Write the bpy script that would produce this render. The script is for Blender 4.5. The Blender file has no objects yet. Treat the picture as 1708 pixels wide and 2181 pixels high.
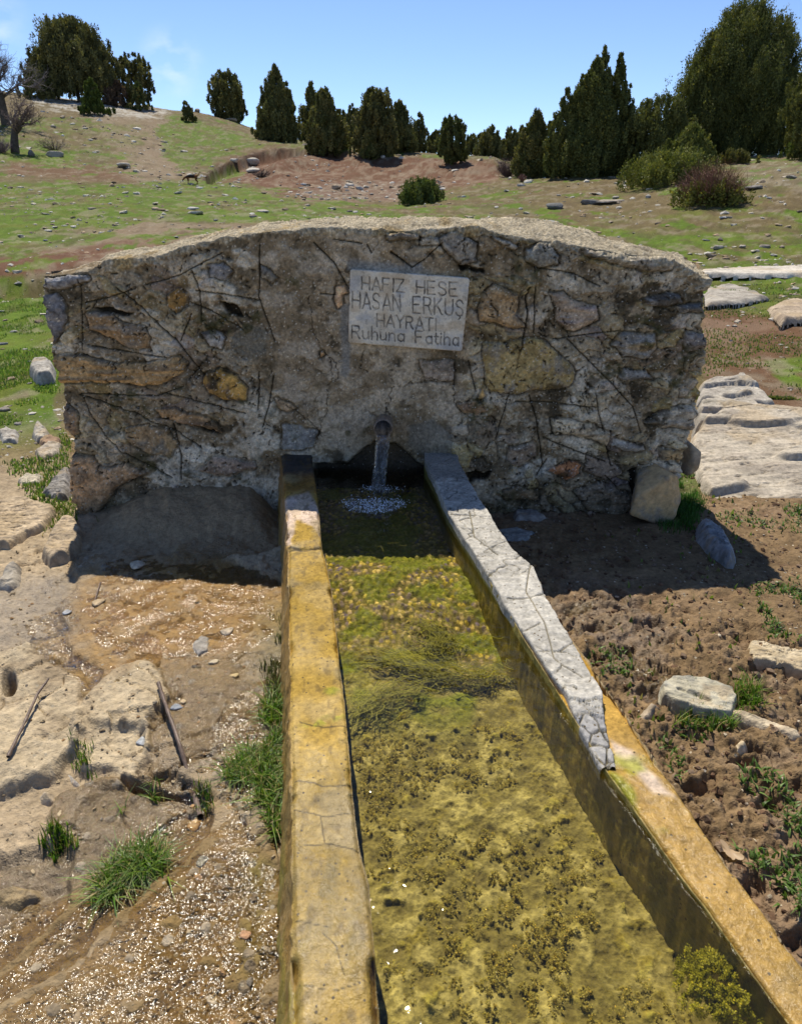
import bpy, bmesh, math, random
import numpy as np
from mathutils import Vector, Matrix
random.seed(7); RNG = np.random.default_rng(7)
scene = bpy.context.scene
# ---------------------------------------------------------------- camera, sky, sun
PITCH = math.radians(23.3); HC = 1.29; F = 1529.0       # F and all pixel numbers below: photo scaled to 1708 x 2181
CP, SP = math.cos(PITCH), math.sin(PITCH)
cam_d = bpy.data.cameras.new('camera'); cam = bpy.data.objects.new('camera', cam_d)
scene.collection.objects.link(cam); scene.camera = cam
cam.location = (0, 0, HC); cam.rotation_euler = (math.radians(90) - PITCH, 0, 0)
cam_d.sensor_fit = 'VERTICAL'; cam_d.sensor_height = 24; cam_d.lens = 24 * F / 2181
cam_d.dof.use_dof = True; cam_d.dof.focus_distance = 2.75; cam_d.dof.aperture_fstop = 6.3; cam_d.clip_start = 0.02; cam_d.clip_end = 3000
SUNV = Vector((-0.185, 0.63, 1.0)).normalized()
sun_d = bpy.data.lights.new('sun', 'SUN'); sun = bpy.data.objects.new('sun', sun_d)
scene.collection.objects.link(sun)
sun_d.energy = 4.4; sun_d.angle = math.radians(0.5); sun_d.color = (1.0, 0.93, 0.80)
sun.rotation_euler = SUNV.to_track_quat('Z', 'Y').to_euler()
world = bpy.data.worlds.new("World"); scene.world = world; world.use_nodes = True
wn = world.node_tree; wn.nodes.clear()
def N(nt, t, **k):
    n = nt.nodes.new(t)
    for a, b in k.items(): setattr(n, a, b)
    return n
w_out = N(wn, 'ShaderNodeOutputWorld'); w_bg = N(wn, 'ShaderNodeBackground')
sky = N(wn, 'ShaderNodeTexSky', sky_type='NISHITA', sun_disc=False)
sky.sun_elevation = math.asin(SUNV.z); sky.sun_rotation = math.atan2(SUNV.x, SUNV.y)
sky.altitude = 2500; sky.air_density = 1.0; sky.dust_density = 0.1; sky.ozone_density = 3.0
tc = N(wn, 'ShaderNodeTexCoord')
def cloud(px, py, rad, amp, prev):
    u, v = px - 854, py - 1090.5
    d = Vector((u / F, CP - v / F * SP * 1.0, -SP - v / F * CP)).normalized()
    dp = N(wn, 'ShaderNodeVectorMath', operation='DISTANCE'); dp.inputs[1].default_value = d
    wn.links.new(tc.outputs['Generated'], dp.inputs[0])
    mr = N(wn, 'ShaderNodeMapRange', interpolation_type='SMOOTHSTEP'); mr.inputs[1].default_value = rad; mr.inputs[2].default_value = 0
    wn.links.new(dp.outputs['Value'], mr.inputs[0])
    ns = N(wn, 'ShaderNodeTexNoise'); ns.inputs['Scale'].default_value = 26; ns.inputs['Detail'].default_value = 6
    mp = N(wn, 'ShaderNodeMapping'); mp.inputs['Scale'].default_value = (1, 1, 1.6)
    wn.links.new(tc.outputs['Generated'], mp.inputs[0]); wn.links.new(mp.outputs[0], ns.inputs['Vector'])
    nr = N(wn, 'ShaderNodeMapRange'); nr.inputs[1].default_value = 0.42; nr.inputs[2].default_value = 0.7; nr.inputs[4].default_value = amp
    wn.links.new(ns.outputs['Fac'], nr.inputs[0])
    mu = N(wn, 'ShaderNodeMath', operation='MULTIPLY'); wn.links.new(mr.outputs[0], mu.inputs[0]); wn.links.new(nr.outputs[0], mu.inputs[1])
    mx = N(wn, 'ShaderNodeMixRGB'); mx.inputs[2].default_value = (7.5, 7.9, 8.6, 1)
    wn.links.new(mu.outputs[0], mx.inputs[0]); wn.links.new(prev, mx.inputs[1])
    return mx.outputs[0]
s1 = cloud(365, 135, 0.045, 0.5, sky.outputs[0]); s1 = cloud(-40, 40, 0.055, 0.5, s1)
mt = N(wn, 'ShaderNodeMixRGB', blend_type='MULTIPLY'); mt.inputs[0].default_value = 1; mt.inputs[2].default_value = (.87, .885, .97, 1)
wn.links.new(s1, mt.inputs[1]); wn.links.new(mt.outputs[0], w_bg.inputs[0]); w_bg.inputs[1].default_value = 0.115
wn.links.new(w_bg.outputs[0], w_out.inputs[0])
scene.view_settings.view_transform = 'Standard'; scene.view_settings.look = 'None'
scene.view_settings.exposure = 0.5; scene.view_settings.gamma = 1
scene.cycles.max_bounces = 8; scene.cycles.transparent_max_bounces = 12
scene.cycles.caustics_reflective = False; scene.cycles.caustics_refractive = False
# ---------------------------------------------------------------- pixel <-> world
def ray(px, py):
    u, v = (px - 854) / F, (py - 1090.5) / F
    return np.array([u, CP - v * SP, -SP - v * CP])
def at_z(px, py, z=0.0):
    d = ray(px, py); t = (z - HC) / d[2]; return np.array([d[0] * t, d[1] * t, z])
def at_y(px, py, y):
    d = ray(px, py); t = y / d[1]; return np.array([d[0] * t, y, HC + d[2] * t])
def proj(x, y, z):
    zb = HC - z; dep = y * CP + zb * SP
    dep = np.where(dep < 0.05, 0.05, dep)
    return 854 + F * x / dep, 1090.5 + F * (zb * CP - y * SP) / dep
# ---------------------------------------------------------------- numpy noise
def _h(a, b, c, s):
    n = (a.astype(np.int64) * 374761393 + b.astype(np.int64) * 668265263 + c.astype(np.int64) * 2147483647 + s * 974634777) & 0xffffffff
    n = ((n ^ (n >> 13)) * 1274126177) & 0xffffffff
    n = ((n ^ (n >> 15)) * 2246822519) & 0xffffffff
    return ((n ^ (n >> 16)) & 0xffffff) / float(0xffffff)
def vn2(x, y, s=0):
    x = np.asarray(x, float); y = np.asarray(y, float)
    xi, yi = np.floor(x), np.floor(y); fx, fy = x - xi, y - yi
    fx = fx * fx * (3 - 2 * fx); fy = fy * fy * (3 - 2 * fy); z = np.zeros_like(xi)
    a, b, c, d = _h(xi, yi, z, s), _h(xi + 1, yi, z, s), _h(xi, yi + 1, z, s), _h(xi + 1, yi + 1, z, s)
    return (a * (1 - fx) + b * fx) * (1 - fy) + (c * (1 - fx) + d * fx) * fy
def vn3(x, y, z, s=0):
    xi, yi, zi = np.floor(x), np.floor(y), np.floor(z); fx, fy, fz = x - xi, y - yi, z - zi
    fx = fx * fx * (3 - 2 * fx); fy = fy * fy * (3 - 2 * fy); fz = fz * fz * (3 - 2 * fz)
    r = 0
    for k in (0, 1):
        wz = fz if k else 1 - fz
        a, b, c, d = _h(xi, yi, zi + k, s), _h(xi + 1, yi, zi + k, s), _h(xi, yi + 1, zi + k, s), _h(xi + 1, yi + 1, zi + k, s)
        r = r + wz * ((a * (1 - fx) + b * fx) * (1 - fy) + (c * (1 - fx) + d * fx) * fy)
    return r
def fb2(x, y, o=4, s=0, g=0.5):          # about -1..1
    r = 0; a = 1; t = 0
    for i in range(o):
        r = r + a * (vn2(x * 2.03 ** i + 17.3 * i, y * 2.03 ** i - 9.1 * i, s + i) * 2 - 1); t += a; a *= g
    return r / t
def fb3(x, y, z, o=3, s=0, g=0.5):
    r = 0; a = 1; t = 0
    for i in range(o):
        k = 2.03 ** i
        r = r + a * (vn3(x * k + 7.3 * i, y * k - 5.1 * i, z * k + 3.3 * i, s + i) * 2 - 1); t += a; a *= g
    return r / t
def wor(x, y, s=0, jit=0.9):             # F1, F2, cell random
    xi, yi = np.floor(x), np.floor(y); f1 = np.full(np.shape(x), 9.0); f2 = f1.copy(); cid = np.zeros(np.shape(x)); z = np.zeros_like(xi)
    for i in (-1, 0, 1):
        for j in (-1, 0, 1):
            cx, cy = xi + i, yi + j
            px = cx + .5 + (_h(cx, cy, z, s) - .5) * jit; py = cy + .5 + (_h(cx, cy, z, s + 5) - .5) * jit
            d = np.hypot(x - px, y - py); c = _h(cx, cy, z, s + 9)
            m = d < f1; f2 = np.where(m, f1, np.minimum(f2, d)); cid = np.where(m, c, cid); f1 = np.where(m, d, f1)
    return f1, f2, cid
def ss(a, b, x):
    t = np.clip((x - a) / (b - a), 0, 1); return t * t * (3 - 2 * t)
def sdf(poly, X, Y, pad=60):             # positive inside, limited to a padded box (else -pad)
    P = np.array(poly, float); out = np.full(X.shape, -float(pad))
    m = (X > P[:, 0].min() - pad) & (X < P[:, 0].max() + pad) & (Y > P[:, 1].min() - pad) & (Y < P[:, 1].max() + pad)
    if not m.any(): return out
    x, y = X[m], Y[m]; d = np.full(x.shape, 1e9); ins = np.zeros(x.shape, bool); n = len(P)
    for i in range(n):
        ax, ay = P[i]; bx, by = P[(i + 1) % n]; ex, ey = bx - ax, by - ay
        t = np.clip(((x - ax) * ex + (y - ay) * ey) / (ex * ex + ey * ey + 1e-12), 0, 1)
        d = np.minimum(d, np.hypot(x - ax - t * ex, y - ay - t * ey))
        if ay != by: ins ^= ((ay > y) != (by > y)) & (x < ex * (y - ay) / (by - ay) + ax)
    out[m] = np.where(ins, d, -d); return out
def dline(pl, X, Y, pad=40):             # distance to a polyline
    P = np.array(pl, float); out = np.full(X.shape, float(pad))
    m = (X > P[:, 0].min() - pad) & (X < P[:, 0].max() + pad) & (Y > P[:, 1].min() - pad) & (Y < P[:, 1].max() + pad)
    if not m.any(): return out
    x, y = X[m], Y[m]; d = np.full(x.shape, float(pad))
    for i in range(len(P) - 1):
        ax, ay = P[i]; ex, ey = P[i + 1] - P[i]
        t = np.clip(((x - ax) * ex + (y - ay) * ey) / (ex * ex + ey * ey + 1e-12), 0, 1)
        d = np.minimum(d, np.hypot(x - ax - t * ex, y - ay - t * ey))
    out[m] = d; return out
def mixc(C, col, w):
    w = np.clip(w, 0, 1)[..., None]; return C * (1 - w) + np.array(col) * w
# ---------------------------------------------------------------- mesh helpers
def mesh_np(name, V, quads=None, tris=None, col=None, wet=None, smooth=True):
    me = bpy.data.meshes.new(name); V = np.asarray(V, np.float32).reshape(-1, 3)
    q = np.zeros((0, 4), np.int32) if quads is None else np.asarray(quads, np.int32)
    t = np.zeros((0, 3), np.int32) if tris is None else np.asarray(tris, np.int32)
    me.vertices.add(len(V)); me.vertices.foreach_set('co', V.ravel())
    nl = q.size + t.size; me.loops.add(nl); me.loops.foreach_set('vertex_index', np.concatenate([q.ravel(), t.ravel()]))
    me.polygons.add(len(q) + len(t))
    ls = np.concatenate([np.arange(len(q)) * 4, q.size + np.arange(len(t)) * 3]).astype(np.int32)
    me.polygons.foreach_set('loop_start', ls)
    me.polygons.foreach_set('use_smooth', np.full(len(q) + len(t), smooth))
    if col is not None:
        c = np.ones((len(V), 4), np.float32); c[:, :3] = np.clip(np.asarray(col).reshape(-1, 3), 0.002, 1)
        me.attributes.new('Col', 'FLOAT_COLOR', 'POINT').data.foreach_set('color', c.ravel())
    w = np.zeros(len(V), np.float32) if wet is None else np.clip(np.asarray(wet, np.float32).ravel(), 0, 1)
    me.attributes.new('wet', 'FLOAT', 'POINT').data.foreach_set('value', w)
    me.update(calc_edges=True); me.validate(); return me
def gridq(nr, nc, keep=None):
    i = np.arange((nr - 1) * (nc - 1)); r, c = i // (nc - 1), i % (nc - 1); a = r * nc + c
    q = np.stack([a, a + 1, a + nc + 1, a + nc], 1)
    return q if keep is None else q[keep.ravel()[q].all(1)]
def link(name, me, mat=None, parent=None, loc=None):
    o = bpy.data.objects.new(name, me); scene.collection.objects.link(o)
    if mat is not None and me is not None: me.materials.append(mat)
    if parent is not None: o.parent = parent
    if loc is not None: o.location = loc
    return o
def tag(o, label, cat, group=None, kind=None):
    o['label'] = label; o['category'] = cat
    if group: o['group'] = group
    if kind: o['kind'] = kind
    return o
# ---------------------------------------------------------------- materials
def surf(name, base=None, s1=9, a1=.35, s2=60, a2=.3, bump=.006, bscale=45, fine=.002, fscale=220, rdry=.88, rwet=.12, wetdark=.3, spec=.4, vor=None, trans=0, coat=0):
    m = bpy.data.materials.new(name); m.use_nodes = True; nt = m.node_tree; L = nt.links
    p = nt.nodes['Principled BSDF']; t = N(nt, 'ShaderNodeTexCoord')
    if base is None:
        at = N(nt, 'ShaderNodeAttribute', attribute_name='Col'); c = at.outputs['Color']
    else:
        rg = N(nt, 'ShaderNodeRGB'); rg.outputs[0].default_value = (*base, 1); c = rg.outputs[0]
    for sc, am in ((s1, a1), (s2, a2)):
        n = N(nt, 'ShaderNodeTexNoise'); n.inputs['Scale'].default_value = sc; n.inputs['Detail'].default_value = 5; n.inputs['Roughness'].default_value = .62
        L.new(t.outputs['Object'], n.inputs['Vector'])
        r = N(nt, 'ShaderNodeMapRange'); r.inputs[1].default_value = .3; r.inputs[2].default_value = .7; r.inputs[3].default_value = 1 - am; r.inputs[4].default_value = 1 + am
        L.new(n.outputs['Fac'], r.inputs[0])
        x = N(nt, 'ShaderNodeVectorMath', operation='SCALE'); L.new(c, x.inputs[0]); L.new(r.outputs[0], x.inputs['Scale']); c = x.outputs[0]
    if vor:                                    # small pale / dark grains in the material
        v = N(nt, 'ShaderNodeTexVoronoi'); v.inputs['Scale'].default_value = vor[0]; L.new(t.outputs['Object'], v.inputs['Vector'])
        sp = N(nt, 'ShaderNodeSeparateColor'); L.new(v.outputs['Color'], sp.inputs[0])
        g = N(nt, 'ShaderNodeMath', operation='GREATER_THAN'); g.inputs[1].default_value = 1 - vor[1]; L.new(sp.outputs[0], g.inputs[0])
        d = N(nt, 'ShaderNodeMath', operation='LESS_THAN'); d.inputs[1].default_value = .33; L.new(v.outputs['Distance'], d.inputs[0])
        mu = N(nt, 'ShaderNodeMath', operation='MULTIPLY'); L.new(g.outputs[0], mu.inputs[0]); L.new(d.outputs[0], mu.inputs[1])
        mx = N(nt, 'ShaderNodeMixRGB'); mx.inputs[2].default_value = (*vor[2], 1); L.new(mu.outputs[0], mx.inputs[0]); L.new(c, mx.inputs[1]); c = mx.outputs[0]
    w = N(nt, 'ShaderNodeAttribute', attribute_name='wet')
    wd = N(nt, 'ShaderNodeMapRange'); wd.inputs[3].default_value = 1; wd.inputs[4].default_value = 1 - wetdark; L.new(w.outputs['Fac'], wd.inputs[0])
    x = N(nt, 'ShaderNodeVectorMath', operation='SCALE'); L.new(c, x.inputs[0]); L.new(wd.outputs[0], x.inputs['Scale']); L.new(x.outputs[0], p.inputs['Base Color'])
    rr = N(nt, 'ShaderNodeMapRange'); rr.inputs[3].default_value = rdry; rr.inputs[4].default_value = rwet; L.new(w.outputs['Fac'], rr.inputs[0]); L.new(rr.outputs[0], p.inputs['Roughness'])
    sl = N(nt, 'ShaderNodeMapRange'); sl.inputs[3].default_value = .06; sl.inputs[4].default_value = spec; L.new(w.outputs['Fac'], sl.inputs[0]); L.new(sl.outputs[0], p.inputs['Specular IOR Level'])
    nm = None
    for sc, st in ((bscale, bump), (fscale, fine)):
        n = N(nt, 'ShaderNodeTexNoise'); n.inputs['Scale'].default_value = sc; n.inputs['Detail'].default_value = 4; n.inputs['Roughness'].default_value = .6
        L.new(t.outputs['Object'], n.inputs['Vector'])
        b = N(nt, 'ShaderNodeBump'); b.inputs['Strength'].default_value = 1; b.inputs['Distance'].default_value = st; L.new(n.outputs['Fac'], b.inputs['Height'])
        if nm: L.new(nm, b.inputs['Normal'])
        nm = b.outputs[0]
    L.new(nm, p.inputs['Normal'])
    return m
def water_mat(name, tint=(.80, .86, .62), bscale=30, bdist=.003, gl=1.0, rgh=.03, det=3, big=None):
    m = bpy.data.materials.new(name); m.use_nodes = True; nt = m.node_tree; nt.nodes.clear(); L = nt.links
    o = N(nt, 'ShaderNodeOutputMaterial'); mx = N(nt, 'ShaderNodeMixShader'); tr = N(nt, 'ShaderNodeBsdfTransparent'); g = N(nt, 'ShaderNodeBsdfGlossy')
    tr.inputs[0].default_value = (*tint, 1); g.inputs['Roughness'].default_value = rgh; g.inputs[0].default_value = (gl, gl, gl, 1)
    fr = N(nt, 'ShaderNodeFresnel'); fr.inputs[0].default_value = 1.33
    t = N(nt, 'ShaderNodeTexCoord'); n = N(nt, 'ShaderNodeTexNoise'); n.inputs['Scale'].default_value = bscale; n.inputs['Detail'].default_value = det
    L.new(t.outputs['Object'], n.inputs['Vector']); b = N(nt, 'ShaderNodeBump'); b.inputs['Distance'].default_value = bdist; L.new(n.outputs['Fac'], b.inputs['Height'])
    if big:
        n2 = N(nt, 'ShaderNodeTexNoise'); n2.inputs['Scale'].default_value = big[0]; n2.inputs['Detail'].default_value = 1; L.new(t.outputs['Object'], n2.inputs['Vector']); b2 = N(nt, 'ShaderNodeBump'); b2.inputs['Distance'].default_value = big[1]; L.new(n2.outputs['Fac'], b2.inputs['Height']); L.new(b2.outputs[0], b.inputs['Normal'])
    L.new(b.outputs[0], fr.inputs['Normal']); L.new(b.outputs[0], g.inputs['Normal'])
    L.new(fr.outputs[0], mx.inputs[0]); L.new(tr.outputs[0], mx.inputs[1]); L.new(g.outputs[0], mx.inputs[2]); L.new(mx.outputs[0], o.inputs[0]); return m
def leaf_mat(name, rough=.75, trans=.25):
    m = bpy.data.materials.new(name); m.use_nodes = True; nt = m.node_tree; L = nt.links; p = nt.nodes['Principled BSDF']
    at = N(nt, 'ShaderNodeAttribute', attribute_name='Col'); L.new(at.outputs['Color'], p.inputs['Base Color'])
    p.inputs['Roughness'].default_value = rough; p.inputs['Specular IOR Level'].default_value = .25
    if trans:
        o = nt.nodes['Material Output']; mx = N(nt, 'ShaderNodeMixShader'); tl = N(nt, 'ShaderNodeBsdfTranslucent'); mx.inputs[0].default_value = trans
        sc = N(nt, 'ShaderNodeVectorMath', operation='MULTIPLY'); sc.inputs[1].default_value = (1.5, 1.6, .7); L.new(at.outputs['Color'], sc.inputs[0]); L.new(sc.outputs[0], tl.inputs[0])
        L.new(p.outputs[0], mx.inputs[1]); L.new(tl.outputs[0], mx.inputs[2]); L.new(mx.outputs[0], o.inputs[0])
    return m
M_ground = surf('ground_earth', a1=.15, s2=55, a2=.30, bump=.010, bscale=38, fine=.004, fscale=170, wetdark=.32, rwet=.10, vor=(75, .02, (.34, .29, .21)))
M_wall = surf('rubble_masonry', s1=14, a1=.22, s2=85, a2=.40, bump=.008, bscale=60, fine=.004, fscale=240, vor=(95, .10, (.42, .39, .33)))
M_cap = surf('pebbled_cement', s1=10, a1=.15, s2=120, a2=.4, bump=.008, bscale=110, fine=.003, fscale=300, vor=(120, .3, (.60, .56, .46)))
M_conc = surf('stained_concrete', s1=7, a1=.15, s2=90, a2=.30, bump=.003, bscale=80, fine=.0016, fscale=300, rwet=.16, wetdark=.12, vor=(130, .06, (.10, .07, .03)))
M_rock = surf('weathered_rock', s1=8, a1=.20, s2=50, a2=.25, bump=.008, bscale=30, fine=.003, fscale=160)
M_plaq = surf('marble_plaque', s1=9, a1=.20, s2=60, a2=.12, bump=.0012, bscale=80, fine=.0006, fscale=300, rdry=.6)
M_algae = surf('trough_silt', s1=25, a1=.2, s2=120, a2=.35, bump=.004, bscale=70, fine=.002, fscale=240, rdry=.9)
M_leaf = leaf_mat('juniper_foliage', trans=.15); M_grass = leaf_mat('grass_blades', .45, .3); M_twig = leaf_mat('bare_twigs', .9, 0)
M_bark = surf('rough_bark', base=(.09, .075, .06), s1=6, s2=30, bump=.02, bscale=12, fine=.004, fscale=60)
M_water = water_mat('trough_water', (.93, .90, .74), 26, .004)
M_film = water_mat('runoff_film', (.90, .84, .70), 110, .0047, rgh=.13, det=2, big=(9, .024))
M_iron = surf('rusty_pipe_iron', s1=30, s2=120, a2=.5, bump=.002, fine=.001, rdry=.5, spec=.5)
M_dead = surf('dead_wood', base=(.16, .115, .09), s1=20, s2=120, bump=.001, bscale=150, fine=.0005, rdry=.5)

# ---------------------------------------------------------------- terrain
COLS = {                                     # columns by photo x: (distance, photo row) down to the skyline
 -400: [(3, 1090), (6, 800), (10, 640), (14, 570), (20, 480), (30, 400), (42, 310), (60, 200), (75, 175), (95, 195), (160, 300)],
 0:    [(3, 1090), (6, 800), (10, 640), (14, 565), (20, 480), (30, 410), (42, 330), (60, 218), (75, 188), (90, 200), (160, 300)],
 230:  [(3, 1090), (6, 800), (10, 640), (15, 545), (22, 465), (34, 400), (46, 335), (62, 250), (76, 212), (92, 225), (160, 300)],
 430:  [(3, 1090), (6, 800), (10, 640), (16, 530), (24, 455), (36, 405), (48, 360), (62, 285), (80, 234), (95, 245), (160, 330)],
 640:  [(3, 1090), (6, 800), (10, 640), (17, 515), (26, 450), (38, 408), (46, 375), (54, 325), (62, 305), (80, 300), (160, 350)],
 854:  [(3, 1090), (6, 800), (10, 640), (18, 510), (26, 450), (36, 430), (42, 400), (50, 350), (58, 338), (80, 330), (160, 360)],
 1080: [(3, 1090), (6, 800), (10, 640), (18, 515), (26, 445), (34, 400), (42, 372), (50, 352), (60, 346), (80, 345), (160, 380)],
 1290: [(3, 1090), (6, 800), (10, 640), (17, 530), (24, 455), (30, 405), (38, 368), (46, 362), (60, 372), (80, 380), (160, 400)],
 1500: [(3, 1090), (6, 800), (10, 640), (16, 530), (22, 440), (28, 380), (34, 343), (42, 335), (55, 350), (80, 370), (160, 400)],
 1708: [(3, 1090), (6, 800), (10, 635), (16, 520), (22, 420), (28, 355), (34, 332), (42, 330), (55, 345), (80, 370), (160, 400)],
 2100: [(3, 1090), (6, 800), (10, 630), (16, 510), (22, 410), (28, 345), (34, 320), (42, 320), (55, 340), (80, 370), (160, 400)]}
cs = sorted(COLS); sk = np.array([(c - 854) / F * CP for c in cs])
LY = np.log(np.geomspace(3, 160, 160)); TAB = []
for c in cs:
    y, r = zip(*COLS[c]); v = (np.interp(LY, np.log(y), r) - 1090.5) / F
    v = np.convolve(np.pad(v, 4, 'edge'), np.ones(9) / 9, 'valid')
    TAB.append(HC - np.exp(LY) * np.tan(PITCH + np.arctan(v)))
TAB = np.array(TAB); TAB[:, :3] *= 0
def hbase(x, y):
    x = np.asarray(x, float); y = np.asarray(y, float); yy = np.clip(y, 3, 160); s = np.clip(x / np.maximum(yy, 3.0), sk[0], sk[-1] - 1e-6)
    k = np.clip(np.searchsorted(sk, s, 'right') - 1, 0, len(sk) - 2); f = (s - sk[k]) / (sk[k + 1] - sk[k]); f = f * f * (3 - 2 * f) * .5 + f * .5
    j = (np.log(yy) - LY[0]) / (LY[1] - LY[0]); j = np.clip(j, 0, len(LY) - 1.001); j0 = j.astype(int); g = j - j0
    a = TAB[k, j0] * (1 - g) + TAB[k, j0 + 1] * g; b = TAB[k + 1, j0] * (1 - g) + TAB[k + 1, j0 + 1] * g
    z = a * (1 - f) + b * f
    return z + (y > 160) * -(y - 160) * .05
def hfar(x, y):                               # rolling unevenness and the dug banks
    z = hbase(x, y); w = ss(3.5, 9, y)
    z = z + w * (.035 * fb2(x * .9, y * .9, 3, 3) + .16 * ss(12, 40, y) * fb2(x * .22, y * .22, 3, 4) + .018 * fb2(x * 4, y * 4, 2, 6) + ss(6, 13, y) * (.045 * fb2(x * 3, y * 2, 3, 9) + .03 * fb2(x * 8, y * 4, 2, 10)))
    bank = ss(-1.6, -2.6, x + .25 * np.sin(y)) * w                       # eroded bank behind the wall, left
    yb = 12.3 + .35 * (x + 4) + .7 * fb2(x * .7, 0 * x, 2, 8) + .7 * fb2(x * 2.2, y * .8, 3, 11)
    z = z - .34 * bank * np.exp(-((y - yb) / .8) ** 2) + .10 * bank * ss(0, 1.2, y - yb)
    # scooped scar above the dog
    PX, PY = proj(x, y, z)
    scar = sdf([(438, 378), (455, 360), (490, 346), (540, 328), (600, 318), (660, 322), (720, 330), (900, 345), (900, 420), (640, 430), (560, 405), (440, 392)], PX, PY, 40)
    sd_ = dline([(438, 378), (455, 360), (490, 346), (540, 328), (600, 318), (660, 322), (720, 330)], PX, PY, 60); z = z - .75 * w * ss(0, 5, scar) * np.exp(-sd_ / 22)
    z = z + .5 * w * np.exp(-(dline([(590, 362), (660, 334), (760, 336), (900, 346), (1050, 356)], PX, PY, 60) / 16) ** 2)
    return z
# --- near ground: regions written as polygons on the photo and laid on the ground
R_ramp = [(185, 1140), (225, 1060), (330, 1020), (600, 1000), (606, 1190), (500, 1180), (330, 1160)]
R_apron = [(170, 1160), (330, 1150), (606, 1170), (606, 2300), (-60, 2300), (-60, 2080), (150, 1900), (120, 1760), (160, 1690), (330, 1640), (300, 1560), (160, 1560), (150, 1500), (175, 1420), (130, 1300)]
R_orange = [(170, 1175), (330, 1160), (480, 1195), (600, 1262), (600, 1330), (560, 1400), (470, 1420), (350, 1400), (200, 1450), (140, 1410), (180, 1330), (150, 1250)]
R_slabL = [(-80, 1420), (60, 1390), (130, 1420), (150, 1520), (170, 1600), (140, 1660), (60, 1690), (-80, 1700)]
R_slabM = [(150, 1500), (200, 1430), (290, 1395), (350, 1420), (360, 1480), (300, 1540), (330, 1600), (290, 1660), (190, 1640), (140, 1570)]
R_dryR = [(470, 1195), (560, 1165), (606, 1160), (606, 1245), (540, 1230)]
R_stream = [(-60, 1830), (60, 1800), (160, 1760), (260, 1680), (380, 1640), (440, 1700), (400, 1800), (300, 1900), (150, 2050), (-60, 2150)]
R_glint = [(-80, 1960), (150, 1880), (330, 1760), (480, 1640), (600, 1560), (600, 2300), (-80, 2300)]
R_mudwet = [(1190, 1230), (1300, 1250), (1430, 1330), (1480, 1420), (1400, 1480), (1300, 1420), (1220, 1330)]
PUD = [[(1200, 1380), (1265, 1372), (1300, 1392), (1260, 1408), (1215, 1404)], [(1195, 1275), (1240, 1262), (1275, 1272), (1250, 1292), (1210, 1296)],
       [(1335, 1400), (1380, 1392), (1450, 1420), (1440, 1445), (1380, 1440)], [(1210, 1318), (1262, 1310), (1290, 1324), (1240, 1336)]]
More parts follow.
